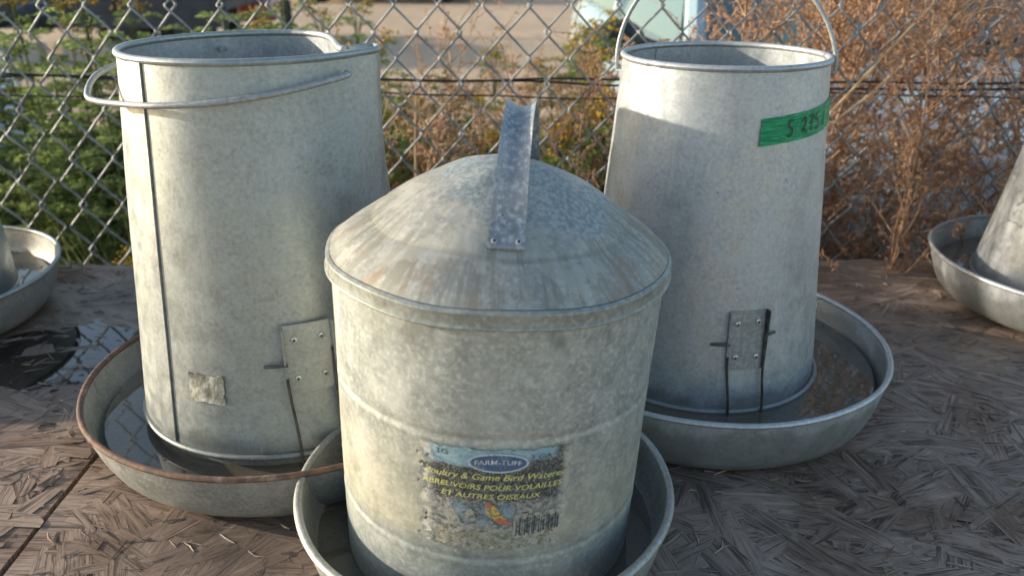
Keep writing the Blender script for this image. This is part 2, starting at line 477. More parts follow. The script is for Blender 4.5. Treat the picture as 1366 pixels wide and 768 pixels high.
for y in (0.27, 1.225):
    b = MB(); b.box((0, y, -0.066), (3.1, 0.038, 0.09)); b.build('rail', M['lumber'], table, smooth=False)

# strands: unit pieces (length 1 along x, width 1 along y)
def strand_unit(seed):
    r = random.Random(seed)
    nx = 5
    vs, uv = [], []
    for i in range(nx):
        t = i / (nx - 1)
        wd = 0.5 * (0.55 + 0.45 * math.sin(PI * (0.12 + 0.76 * t))) * r.uniform(0.8, 1.08)
        skew = r.uniform(-0.08, 0.08)
        for k, s in enumerate((-1, 0, 1)):
            ex = r.uniform(-0.10, 0.10) if i in (0, nx - 1) else 0
            vs.append((t - 0.5 + ex, s * wd + skew, (0.25 * r.random() if k == 1 else 0.3 * r.random()) + (0.15 * r.random() if i in (0, nx - 1) else 0)))
    fs = []
    for i in range(nx - 1):
        for k in range(2):
            a = i * 3 + k
            fs.append((a, a + 3, a + 4, a + 1))
    per = [0, 3, 6, 9, 12, 13, 14, 11, 8, 5, 2, 1]
    n0 = len(vs)
    for p in per: vs.append((vs[p][0], vs[p][1], vs[p][2] - 1.3))
    m = len(per)
    for i in range(m):
        j = (i + 1) % m
        fs.append((per[j], per[i], n0 + i, n0 + j))
    return vs, fs
units = [strand_unit(s) for s in range(10)]
F, TH = 1090.7, R(22.95)
def px(x, y, z):
    d = y * math.cos(TH) - (z - 0.4894) * math.sin(TH); u = y * math.sin(TH) + (z - 0.4894) * math.cos(TH)
    return (683 + F * x / d, 384 - F * u / d, d) if d > 0.05 else (-999, -999, 1)
PANS = [(-0.2403, 0.7899, 0.185), (0.2193, 0.8691, 0.19), (-0.0231, 0.5912, 0.14), (-0.87, 1.035, 0.19), (0.83, 1.10, 0.19)]
strands = []
while len(strands) < 7500:
    x = random.uniform(TX0 + .06, TX1 - .06) if random.random() < .25 else random.uniform(-1.0, 1.0)
    y = random.uniform(TY0 + .05, TY1 - .015) if random.random() < .4 else random.uniform(0.42, TY1 - 0.015)
    big = random.random() < 0.55
    L = random.uniform(0.06, 0.15) if big else random.uniform(0.025, 0.07)
    W = (random.uniform(0.014, 0.034) if random.random() < .7 else random.uniform(.034, .055)) if big else random.uniform(0.006, 0.014)
    a = random.gauss(-0.1, 0.5) if random.random() < 0.6 else random.uniform(-PI / 2, PI / 2)
    ex = abs(math.cos(a)) * L / 2 + abs(math.sin(a)) * W / 2
    ey = abs(math.sin(a)) * L / 2 + abs(math.cos(a)) * W / 2
    if abs(x - JX) < ex + 0.003: continue
    if y + ey > TY1 + 0.012 + 0.02 * x: continue
    th = random.uniform(0.00015, 0.0004)
    z = -0.0030 + 0.0009 * random.random()
    hidden = any((x - p[0]) ** 2 + (y - p[1]) ** 2 < p[2] ** 2 for p in PANS)
    X, Y, D = px(x, y, 0)
    vis = (not hidden) and -10 < X < 1376 and 340 < Y < 780
    
    strands.append((L * W / D ** 2 * (1 if vis else 0) * (1 + 120 * (z + .004)), x, y, z, L, W, th, a, random.uniform(-.004, .004), random.uniform(-.010, .010), random.randrange(10)))
strands.sort(key=lambda s: -s[0])
umesh = []
def strand_mesh(s):
    _, x, y, z, L, W, th, a, ry, rx, ui = s
    vs, fs = units[ui]
    m = Matrix.Translation((x, y, z)) @ Matrix.Rotation(a, 4, 'Z') @ Matrix.Rotation(ry, 4, 'Y') @ Matrix.Rotation(rx, 4, 'X')
    return [m @ Vector((p[0] * L, p[1] * W, p[2] * th)) for p in vs], fs, [((p[0] + .5) * L, (p[1] + .5) * W) for p in vs]
# shared unit meshes for the pieces that are parts of their own (about 9 x 1.8 cm at scale 1)
for vs, fs in units:
    b = MB(); b.add([(p[0] * .09, p[1] * .018, p[2] * .0014) for p in vs], fs, [((p[0] + .5) * .09, (p[1] + .5) * .018) for p in vs])
    umesh.append(b.mesh('strand', M['wood'], True, 35))
for s in strands[:300]:
    _, x, y, z, L, W, th, a, ry, rx, ui = s
    o = link('strand', umesh[ui], table, (x, y, z))
    o.rotation_mode = 'XYZ'
    o.rotation_euler = (Matrix.Rotation(a, 3, 'Z') @ Matrix.Rotation(ry, 3, 'Y') @ Matrix.Rotation(rx, 3, 'X')).to_euler()
    o.scale = (L / .09, W / .018, th / .0014)
b = MB()
for s in strands[300:]: b.add(*strand_mesh(s))
tag(b.build('strand_chips', M['wood'], table, angle=35), kind='stuff')
# loose splinters and fibres
b = MB()
for i in range(2600):
    x = random.uniform(-1.05, 1.05); y = random.uniform(0.42, TY1 - .02)
    if any((x - p[0]) ** 2 + (y - p[1]) ** 2 < (p[2] - .01) ** 2 for p in PANS): continue
    if abs(x - JX) < .02: continue
    L = random.uniform(.006, .026); W = random.uniform(.0004, .0018); a = random.gauss(-.1, .6) if random.random() < .6 else random.uniform(-1.6, 1.6)
    z = random.uniform(-.0026, -.0010); dz = random.gauss(0, .0006); bend = random.gauss(0, .06) * L
    c, s_ = math.cos(a), math.sin(a)
    vs, uv = [], []
    for t, ww in ((-.5, .3), (0, 1), (.5, .2)):
        for e in (-1, 0, 1):
            lx = t * L; ly = e * W * ww + bend * (1 - 4 * t * t)
            vs.append((x + lx * c - ly * s_, y + lx * s_ + ly * c, z + dz * t * 2 + (W * .8 if e == 0 else 0)))
            uv.append(((t + .5) * L, e * W + .01))
    b.add(vs, [(0, 3, 4, 1), (1, 4, 5, 2), (3, 6, 7, 4), (4, 7, 8, 5)], uv)
tag(b.build('splinters', M['wood'], table, angle=60), kind='stuff')

# ------------------------------------------------------------------ puddles
def puddle(cx, cy, rx, ry, rz, z, seed, label):
    r = random.Random(seed); n = 48
    ph = [r.uniform(0, 6.28) for _ in range(6)]
    b = MB(); vs = [(0, 0, 0)]
    for k in range(n):
        t = 2 * PI * k / n
        q = 1 + 0.20 * math.sin(2 * t + ph[0]) + .14 * math.sin(3 * t + ph[1]) + .10 * math.sin(5 * t + ph[2]) + .07 * math.sin(9 * t + ph[3])
        vs.append((rx * q * math.cos(t), ry * q * math.sin(t), 0))
    b.add(vs, [(0, k + 1, (k + 1) % n + 1) for k in range(n)])
    o = b.build('puddle', M['puddle'], None, smooth=False, loc=(cx, cy, z), rot=(0, 0, rz))
    tag(o, label, 'puddle', None)
puddle(-0.60, 0.93, 0.15, 0.11, 0.3, -0.00205, 3, 'shallow rain puddle on the board beside the round pan at the left edge')
puddle(0.50, 0.60, 0.07, 0.07, 0.6, -0.0024, 5, 'shallow wet patch on the board at the lower right corner')

# ------------------------------------------------------------------ feeders
def wob(seed, amp=0.0008):
    r = random.Random(seed)
    ph = [r.uniform(0, 6.28) for _ in range(8)]
    def f(t, z):
        return amp * (math.sin(2 * t + ph[0] + 3 * z) + .7 * math.sin(3 * t + ph[1] - 9 * z) + .45 * math.sin(5 * t + ph[2] + 20 * z) + .35 * math.sin(9 * t + ph[3] - 31 * z))
    return f

def bead(r, z, rad, n=10):
    return [(r + rad * math.cos(a), z + rad * math.sin(a)) for a in [2 * PI * k / n for k in range(n + 1)]]

def pan(parent, rb, rt, h, mat, rim_mat, seed, rim=0.0030):
    wf = wob(seed, 0.0007)
    def fn(t, r, z):
        q = r + wf(t, z) * min(1, r / .1) + (0.0014 * math.sin(t * 2 + seed) if r > .1 else 0)
        return (q * math.cos(t), q * math.sin(t), z + (0.0012 * math.sin(2 * t + seed * 2) * (z / h)))
    k = (rt - rb)
    outer = [(0.001, 0.002), (rb * .6, 0.0015), (rb - .012, 0.001), (rb - .004, 0.0018), (rb + k * .2, 0.0055), (rb + k * .45, h * .22), (rb + k * .66, h * .42), (rb + k * .84, h * .68), (rt - .0025, h - .002)]
    inner = [(rt - .0045, h - .002), (rb + k * .84 - .002, h * .68), (rb + k * .66 - .002, h * .42), (rb + k * .4 - .002, h * .22), (rb - .003, 0.0075), (rb - .014, 0.0055), (rb * .5, 0.005), (0.001, 0.005)]
    b = MB(); b.lathe(outer + inner, 120, fn)
    p = b.build('pan', mat, parent, angle=60)
    b = MB(); b.lathe(bead(rt - .001, h, rim), 120, fn)
    b.build('rim', rim_mat, p, angle=None)
    return p

def water(parent_loc, r, z, label):
    b = MB(); n = 72
    vs = [(0, 0, 0)] + [(r * math.cos(2 * PI * k / n), r * math.sin(2 * PI * k / n), 0) for k in range(n)]
    b.add(vs, [(0, k + 1, (k + 1) % n + 1) for k in range(n)])
    o = b.build('water', M['water'], None, smooth=False, loc=(parent_loc[0], parent_loc[1], z))
    tag(o, label, 'water')
    rr_ = random.Random(int(r * 1e5) + int(parent_loc[0] * 1000))
    fb = MB()
    for i in range(36):
        a = rr_.uniform(0, 6.28); q = r * math.sqrt(rr_.uniform(.5, .985)); sz = rr_.uniform(.0008, .0032)
        if rr_.random() < .5: q = r * rr_.uniform(.95, .99)
        th = rr_.uniform(0, 6.28); c_ = Vector((q * math.cos(a), q * math.sin(a), .0005))
        d1 = Vector((math.cos(th), math.sin(th), 0)) * sz * 1.6; d2 = Vector((-math.sin(th), math.cos(th), 0)) * sz * .6
        fb.add([c_ - d1, c_ + d2, c_ + d1, c_ - d2, c_ + Vector((0, 0, sz * .3))], [(0, 3, 4), (3, 2, 4), (2, 1, 4), (1, 0, 4)])
    tag(fb.build('floating_bits', M['dry_leaf'], o, smooth=False), kind='stuff')

def hopper(parent, rt, rb, zt, zb, mat, seed, shape=None, ring_r=0.0028):
    """tapered open sheet-metal tube with a rolled top bead and a bottom ring"""
    wf = wob(seed, 0.0007)
    def fn(t, r, z):
        q = r + wf(t, z)
        p = (q * math.cos(t), q * math.sin(t), z)
        return shape(t, p, r, z) if shape else p
    def rr(z): return rb + (rt - rb) * (z - zb) / (zt - zb)
    nz = 26
    zs = [zb + (zt - zb) * i / nz for i in range(nz + 1)]
    b = MB(); b.lathe([(rr(z), z) for z in zs], 144, fn)
    body = b.build('hopper', mat, parent, angle=None)
    b = MB(); b.lathe([(rr(z) - .0014, z) for z in reversed(zs)], 144, fn)
    b.build('inner_wall', M['galv_in'], body, angle=None)
    b = MB(); b.lathe(bead(rt - .0004, zt, .0032, 10), 144, fn)
    b.build('rolled_rim', mat, body, angle=None)
    b = MB(); b.lathe(bead(rb + .0015, zb, ring_r, 10), 144)
    b.build('bottom_ring', mat, body, angle=None)
    b = MB(); b.lathe([(rb - .002, zb + .01), (rb - .003, zb - .004), (rb - .008, 0.009)], 96)
    b.build('feed_collar', M['galv_pan'], parent)
    return body, rr, fn

def on(rr, t, z, off): # point on the hopper wall
    r = rr(z) + off
    return (r * math.cos(t), r * math.sin(t), z)

def patch(rr, t0, t1, z0, z1, off, nt=10, nz=10, thick=0.001, jit=0.0, fn=None):
    """curved plate hugging the wall, with a rim of its own thickness"""
    b = MB(); vs = []
    for j in range(nz + 1):
        for i in range(nt + 1):
            a = t0 + (t1 - t0) * i / nt; z = z0 + (z1 - z0) * j / nz
            if jit and (i in (0, nt) or j in (0, nz)):
                a += random.uniform(-jit, jit) / .12; z += random.uniform(-jit, jit)
            r = rr(z) + off
            vs.append(fn(a, r, z) if fn else (r * math.cos(a), r * math.sin(a), z))
    q = nt + 1; n0 = len(vs)
    fs = [(j * q + i, j * q + i + 1, (j + 1) * q + i + 1, (j + 1) * q + i) for j in range(nz) for i in range(nt)]
    per = [i for i in range(q)] + [j * q + nt for j in range(1, nz + 1)] + [nz * q + i for i in range(nt - 1, -1, -1)] + [j * q for j in range(nz - 1, 0, -1)]
    for p in per:
        v = Vector(vs[p]); s = (v.xy.length - thick - off * .9) / v.xy.length
        vs.append((v.x * s, v.y * s, v.z))
    m = len(per)
    for i in range(m): fs.append((per[i], n0 + i, n0 + (i + 1) % m, per[(i + 1) % m]))
    b.add(vs, fs)
    return b

def bracket(parent, rr, tc, half, z0, z1, zpan, mat, flange_dark):
    """riveted adjuster plate, side flanges, four rivets, two hanger rods, cross pin"""
    pl = patch(rr, tc - half, tc + half, z0, z1, .0016, 8, 4).build('adjuster_plate', mat, parent, angle=40)
    for s in (-1, 1):
        b = MB(); t = tc + s * half
        o = Vector(on(rr, t, (z0 + z1) / 2, .003)); 
        b.box(o, (.006, .0016, (z1 - z0) * (.95 if s < 0 else 1.02)), rz=t)
        b.build('flange', mat if s < 0 else flange_dark, pl, smooth=False)
    for sx in (-1, 1):
        for zz in (z0 + (z1 - z0) * .22, z0 + (z1 - z0) * .8):
            t = tc + sx * half * .55
            d = Vector((math.cos(t), math.sin(t), 0)); c = Vector(on(rr, t, zz, .0016)) + Vector((0, 0, random.uniform(-.001, .001)))
            b = MB(); b.tube([c, c + d * .0012, c + d * .0019], [.0031, .0029, .0018], 14)
            rv = b.build('rivet', M['rivet'], pl)
            b = MB(); b.tube([c + d * .0017, c + d * .00215], [.0011, .0011], 10)
            b.build('rivet_hole', M['hole'], rv)
    for s in (-1, 1):
        t = tc + s * half * .98
        a0 = Vector(on(rr, t, z0 + (z1 - z0) * (.25 if s < 0 else .62), .0042)); a1 = Vector(on(rr, t - .008 * s, z0 - .004, .0045))
        a2 = Vector(on(rr, t + .02 - .02 * s, zpan, .006))
        b = MB(); b.tube(smoothcurve([a0, a1, (a1 + a2) / 2 + Vector((.0008, 0, 0)), a2], 4), .0014, 8)
        b.build('hanger_rod', M['dark_wire'], parent)
    zz = z0 + (z1 - z0) * .45
    b = MB(); b.tube([on(rr, tc - half - .13, zz - .001, .0015), on(rr, tc - half - .06, zz, .0042), on(rr, tc - half * .9, zz, .0048)], .0016, 8)
    b.build('cross_pin', M['dark_wire'], parent)
    b = MB(); b.tube([on(rr, tc + half * .9, zz + .008, .005), on(rr, tc + half + .08, zz + .010, .004)], .0016, 8)
    b.build('cross_pin', M['dark_wire'], parent)

# ---- left feeder (bent mouth, folded bail, rusty pan) ----
LX, LY = -0.2403, 0.7899
fl = empty('poultry_feeder', (LX, LY, 0.002), 0, 'tall grey feeder with pinched rim, side seam and rusty rimmed pan', 'feeder', 'galvanised poultry feeders')
DC = [(88, (.0042, .1189)), (76, (.026, .1105)), (66, (.043, .094)), (56, (.057, .067)), (46, (.068, .034)), (37, (.077, .002)), (28, (.085, -.022)), (19, (.093, -.027)), (10, (.102, -.014)), (2, (.111, -.004)), (-6, (.1165, -.012)), (-15, (.119, -.029)), (-25, (.1082, -.0505))]
def dent(tdeg):
    if tdeg > 88 or tdeg < -25: return None
    for (a, p), (b2, q) in zip(DC, DC[1:]):
        if b2 <= tdeg <= a:
            i = DC.index((a, p))
            p0 = DC[max(i - 1, 0)][1]; p3 = DC[min(i + 2, len(DC) - 1)][1]
            t = (a - tdeg) / (a - b2)
            return [0.5 * (2 * p[k] + (q[k] - p0[k]) * t + (2 * p0[k] - 5 * p[k] + 4 * q[k] - p3[k]) * t * t + (3 * p[k] - p0[k] - 3 * q[k] + p3[k]) * t ** 3) for k in (0, 1)]
def shapeL(t, p, r, z):
    td = math.degrees(t)
    if td > 180: td -= 360
    d = dent(td)
    if p[0] > 0:                      # the right flank stands nearly upright
        f_ = min(1, p[0] / (r * .7)); s_ = max(0, min(1, (z - .05) / .35))
        p = (p[0] - .0135 * f_ * math.sin(PI * s_ ** .75), p[1], p[2])
    if d is None: return p
    wgt = max(0.0, min(1.0, (z - 0.20) / 0.19)); wgt = wgt * wgt * (3 - 2 * wgt)
    rc = math.hypot(*d)
    ang = math.atan2(d[1], d[0])
    k = (r - .119) if z > .38 else 0
    # keep wall thickness by moving along the outward direction of the circle
    qx = d[0] + k * math.cos(t); qy = d[1] + k * math.sin(t)
    return (p[0] * (1 - wgt) + qx * wgt, p[1] * (1 - wgt) + qy * wgt, p[2])
bodyL, rrL, fnL = hopper(fl, .1190, .1490, .398, .045, M['galv_L'], 21, shapeL)
b = patch(rrL, R(-131), R(-122.6), .048, .396, .0018, 4, 30, fn=fnL)
b.build('seam_strip', M['galv_L'], bodyL, angle=30)
b = MB(); b.tube([fnL(R(-122.6), rrL(z) + .0006, z) for z in np.linspace(.049, .394, 24)], .0009, 6)
b.build('seam_edge', M['seam'], bodyL)
# folded bail wire round the front
bail = smoothcurve([(-.062, .092, .384), (-.066, .112, .383), (-.092, .098, .382), (-.122, .058, .3815), (-.131, .012, .381), (-.1335, -.030, .378), (-.131, -.056, .373), (-.127, -.073, .3665), (-.122, -.081, .3635), (-.112, -.088, .3625), (-.095, -.098, .3625), (-.05, -.121, .3645), (.0, -.128, .368), (.045, -.121, .3735), (.082, -.104, .380), (.101, -.085, .3835), (.099, -.076, .384)], 7)
b = MB(); b.tube(bail, .0027, 12); b.build('bail_handle', M['galv_bright'], fl)
bracket(fl, rrL, R(-66.5), .155, .107, .173, .03, M['galv_L'], M['galv_L'])
# paper remnant
b = patch(rrL, R(-112.5), R(-98.5), .098, .125, .0009, 9, 7, .0002, .0012)
for i, v in enumerate(b.v[:80]): b.v[i] = (v[0] * (1 + random.uniform(0, .006)), v[1] * (1 + random.uniform(0, .006)), v[2])
kp = NM('torn_paper'); q = kp.noise(kp.coord(), 140, 5); q2 = kp.noise(kp.coord(), 60, 4)
kp.set(kp.mix(kp.ramp(q2, .4, .65), kp.mix(kp.ramp(q, .35, .65), (.55, .55, .48), (.40, .38, .30)), (.20, .19, .15)), .7, 0); kp.bump(q, .8, .002)
tag(b.build('paper_remnant', kp.m, bodyL, angle=60), 'torn whitish remnant of a paper sticker')
pan(fl, .182, .2094, .0610, M['galv_pan'], M['rust'], 2)
water((LX, LY), .1915, .0345, 'murky water in the rusty rimmed pan of the pinched feeder')

# ---- right feeder (green tape, upright bail) ----
RX, RY = 0.2193, 0.8691
fr = empty('poultry_feeder', (RX, RY, 0.002), 0, 'pale grey feeder with green tape strip and raised wire bail', 'feeder', 'galvanised poultry feeders')
def shapeR(t, p, r, z):
    td = math.degrees(t) % 360
    # shallow dent creases high on the left
    e = 0
    for c0, sgn in ((212, 1), (217, -1), (222, 1)):
        d = td - (c0 + (0.378 - z) * 60)
        e += sgn * .0012 * math.exp(-(d / 2.2) ** 2) * max(0, min(1, (z - .29) / .03))
    return (p[0] * (1 + e / r), p[1] * (1 + e / r), p[2])
bodyR, rrR, fnR = hopper(fr, .1036, .1325, .3795, .036, M['galv_R'], 22, shapeR)
b = MB(); b.lathe(bead(.1325 + .0075, .031, .0028, 8), 120); b.build('outer_ring', M['galv_R'], bodyR, angle=None)
b = patch(rrR, R(118), R(124), .05, .376, -.0032, 3, 16); b.build('seam_strip', M['galv_in'], bodyR)
pts = []
for i in range(33):
    a = PI * i / 32
    pts.append((-.1085 * math.cos(a) * (1 - .05 * math.sin(a)) - .006 * math.sin(a), .02 * math.cos(a) + .012 * math.sin(a), .372 + .105 * math.sin(a)))
pts = [(-.100, .018, .3655), (-.1075, .0195, .3645)] + pts + [(.1075, -.0195, .3645), (.100, -.018, .3655)]
b = MB(); b.tube(pts, .0023, 10); b.build('bail_handle', M['galv_bright'], fr)
bracket(fr, rrR, R(-81.5), .155, .083, .147, .022, M['galv_plate'], M['dark_wire'])
# green tape
kt = NM('green_tape'); cv = kt.coord(); wv = kt.noise(kt.mapping(cv, scale=(30, 30, 400)), 1.0, 4, .6, 2.0)
kt.set(kt.mix(kt.ramp(wv, .42, .62), (.010, .27, .10), (.03, .40, .17)), .45, 0); kt.bump(kt.math('ADD', wv, kt.math('MULTIPLY', kt.noise(cv, 90, 3), 1.5)), .9, .002)
T0, T1 = R(-83), R(-5)
def tp(u, v, off): # u along the tape 0..1, v across 0..1
    t = T0 + (T1 - T0) * u; z = .3095 + .013 * u + .0255 * v
    return fnR(t, rrR(z) + off, z)
b = MB(); nu, nv = 40, 5; vs = []
for j in range(nv + 1):
    for i in range(nu + 1):
        u = i / nu
        if i in (0, nu): u += random.uniform(-.006, .006)
        vs.append(tp(u, j / nv, .0009 + .0004 * math.sin(i * 1.7 + j) + (.0012 if i == 0 else 0)))
fs = [(j * (nu + 1) + i, j * (nu + 1) + i + 1, (j + 1) * (nu + 1) + i + 1, (j + 1) * (nu + 1) + i) for j in range(nv) for i in range(nu)]
b.add(vs, fs)
tape = tag(b.build('tape_strip', kt.m, bodyR, angle=None), 'green adhesive tape strip with handwritten price')
M['ink'] = simple('marker_ink', (.02, .035, .02), .5)
glyph = {
    'S': [[(.9, .95), (.55, 1.0), (.25, .85), (.35, .6), (.7, .45), (.75, .2), (.4, .0), (.05, .1)]],
    '2': [[(.05, .75), (.3, 1.0), (.6, .85), (.5, .5), (.1, .08), (.35, .22), (.8, .0)], [(.0, .3), (.45, .28)]],
    '7': [[(.05, .95), (.85, .98), (.5, .5), (.35, .0)], [(.2, .5), (.75, .55)]],
    '5': [[(.9, 1.0), (.3, .97), (.22, .6), (.65, .62), (.78, .3), (.5, .02), (.1, .1)]],
    'L': [[(.3, .9), (.15, .1), (.7, .12)]]}
def stroke(pts, w0):
    b = MB(); P = smoothcurve([(p[0], p[1], 0) for p in pts], 5); vs = []
    for i, p in enumerate(P):
        d = (P[min(i + 1, len(P) - 1)] - P[max(i - 1, 0)]); d = Vector((d.x * .1, d.y * .0255)).normalized()
        for s in (-1, 1):
            vs.append(tp(p.x - d.y * s * w0 / .14, p.y + d.x * s * w0 / .0255, .0018))
    b.add(vs, [(2 * i, 2 * i + 1, 2 * i + 3, 2 * i + 2) for i in range(len(P) - 1)])
    return b
for ch, u0, uw in (('S', .185, .060), ('2', .310, .060), ('7', .378, .052), ('5', .438, .056), ('L', .545, .05)):
    b = MB()
    for stq in glyph[ch]:
        q = stroke([(u0 + uw * p[0] * .9, .22 + .58 * p[1]) for p in stq], .0008)
        b.add(q.v, q.f)
    b.build('handwritten_mark', M['ink'], tape, angle=None)
pan(fr, .190, .2086, .0640, M['galv_R'], M['galv_R'], 3)
water((RX, RY), .1975, .0375, 'still water in the pan under the green taped feeder')

# ---- far left and far right feeders, cut by the picture edge ----
def side_feeder(loc, rt, rb, zt, zb, pr, mat, seed, label, tcb, wz):
    e = empty('poultry_feeder', (loc[0], loc[1], 0.002), 0, label, 'feeder', 'galvanised poultry feeders')
    body, rr, fn = hopper(e, rt, rb, zt, zb, mat, seed)
    bracket(e, rr, tcb, .15, .095, .160, .03, mat, M['dark_wire'])
    pan(e, pr[0], pr[1], pr[2], M['galv_pan'] if seed == 31 else mat, mat, seed)
    p2 = []
    for i in range(25):
        a = PI * i / 24
        p2.append((-(rt + .004) * math.cos(a), .03 * math.cos(a), zt - .01 + .16 * math.sin(a) ** .8))
    b = MB(); b.tube(p2, .0023, 8); b.build('bail_handle', M['galv_bright'], e)
    return e
side_feeder((-.858, 1.035), .136, .152, .37, .034, (.180, .2120, .066), M['galv_L'], 31, 'grey feeder in a round pan at the left edge of the picture', R(-38), .03)
water((-.858, 1.035), .1965, .036, 'water mirroring the sky in the pan at the left edge')
side_feeder((.838, 1.100), .095, .150, .37, .034, (.182, .2150, .066), M['galv_R'], 32, 'sun dappled feeder in a round pan at the right edge of the picture', R(-110), .03)
water((.838, 1.100), .199, .036, 'dark water in the sun dappled pan at the right edge')

# ------------------------------------------------------------------ drinker in front
CX, CY = -0.0231, 0.5912
dk = empty('poultry_waterer', (CX, CY, 0.002), 0, 'galvanised waterer with domed lid, strap handle and worn sticker', 'waterer')
LEAN = (0, R(2.8), 0)
wfC = wob(41, .0006)
def fnC(t, r, z):
    q = r + wfC(t, z)
    return (q * math.cos(t), q * math.sin(t), z)
def rC0(z): return .1215 + (.1275 - .1215) * (z - .02) / .245
def rrC(z):
    e = 0
    for zc in (.177, .074):
        d = (z - zc) / .0045
        e += -.0007 * math.exp(-((d - .4) * 1.6) ** 2) + .0003 * math.exp(-((d + .6) * 1.6) ** 2)
    return rC0(z) + e
zs = sorted(set(list(np.linspace(.012, .268, 50)) + list(np.linspace(.16, .19, 22)) + list(np.linspace(.06, .09, 22))))
b = MB(); b.lathe([(rrC(z), z) for z in zs], 160, fnC)
bodyC = b.build('drum', M['galv_C'], dk, angle=None, rot=LEAN)
prof = [(.1275, .2755), (.117, .2852), (.107, .2924), (.100, .2964), (.0970, .2982), (.0952, .2998), (.0915, .3028), (.083, .3086), (.073, .3152), (.064, .3208), (.052, .3268), (.040, .3322), (.026, .3375), (.012, .3405), (.001, .3412)]
lip = [(.1262, .2618), (.1296, .2613), (.1308, .2618), (.1314, .2629), (.1311, .2641), (.1302, .2648), (.1302, .2715), (.1306, .2726), (.1304, .2736), (.1294, .2743), (.1278, .2751)]
wl = wob(43, .0006)
def fnLid(t, r, z):
    k = min(1, r / .06)
    return (r * math.cos(t) + wl(t, z) * k * math.cos(t), r * math.sin(t) + wl(t, z) * k * math.sin(t), z + k * .0011 * math.sin(3 * t + 1) * (1 if r < .125 else .3) + .0007 * k * math.sin(7 * t + r * 90))
P3 = smoothcurve([(p[0], 0, p[1]) for p in prof], 3)
b = MB(); b.lathe([(p.x, p.z) for p in P3], 160, fnLid)
lid = b.build('lid', M['galv_lid'], dk, angle=None, rot=LEAN)
b = MB(); b.lathe(lip, 160, fnLid)
b.build('lid_band', M['galv_band'], lid, angle=24)
# strap handle
SX = 0.0040
path = [(-.0925, .3040), (-.0865, .3086), (-.0798, .3165), (-.0742, .3285), (-.068, .342), (-.060, .3565), (-.049, .3685), (-.034, .3765), (-.016, .3795), (.003, .378), (.020, .3715), (.034, .361), (.045, .348), (.0525, .3365), (.059, .3295), (.066, .3238), (.071, .3205)]
PP = smoothcurve([(0, p[0], p[1]) for p in path], 5)
b = MB(); nw = 8; vs = []
for layer in (0, 1):
    for i, p in enumerate(PP):
        t = (PP[min(i + 1, len(PP) - 1)] - PP[max(i - 1, 0)]).normalized()
        nrm = Vector((0, -t.z, t.y))
        if nrm.z < 0 and abs(nrm.z) > .2: nrm = nrm
        s = i / (len(PP) - 1)
        cup = math.sin(PI * min(1, max(0, (s - .14) / .72))) * .0058
        wd = .0125 - .0022 * math.sin(PI * s)
        for k in range(nw + 1):
            q = k / nw * 2 - 1
            off = cup * (q * q) + (.0008 if layer == 0 else -.0008)
            vs.append((SX + q * wd + .09 * (p.y + .0925), p.y + nrm.y * off, p.z + nrm.z * off))
q = nw + 1; m = len(PP); fs = []
for i in range(m - 1):
    for k in range(nw):
        a = i * q + k; fs.append((a, a + 1, a + q + 1, a + q)); c = a + m * q; fs.append((c, c + q, c + q + 1, c + 1))
    for k, fl_ in ((0, 0), (nw, 1)):
        a = i * q + k; c = a + m * q
        fs.append((a, a + q, c + q, c) if not fl_ else (a, c, c + q, a + q))
for i in (0, m - 1):
    for k in range(nw):
        a = i * q + k; c = a + m * q; fs.append((a, c, c + 1, a + 1) if i == 0 else (a, a + 1, c + 1, c))
b.add(vs, fs)
strap = b.build('strap_handle', M['strap'], dk, angle=50, rot=LEAN)
for dx, dy, dz, rr_ in ((-.0075, -.0882, .3078, .0021), (.0085, -.0882, .3078, .0021), (-.003, -.0778, .3215, .0012)):
    n = Vector((0, -.62, .78)); c = Vector((SX + dx, dy, dz))
    b = MB(); b.tube([c - n * .001, c + n * .0006, c + n * .0009], [rr_, rr_, rr_ * .6], 12)
    rv = b.build('rivet', M['rivet'], strap)
    b = MB(); b.tube([c + n * .0006, c + n * .0011], [rr_ * .5, rr_ * .5], 10); b.build('rivet_hole', M['hole'], rv)
pan(dk, .140, .1614, .0585, M['galv_pan'], M['galv_pan'], 5, .0036)
water((CX, CY), .150, .018, 'dark shallow water in the pan of the waterer with the sticker')

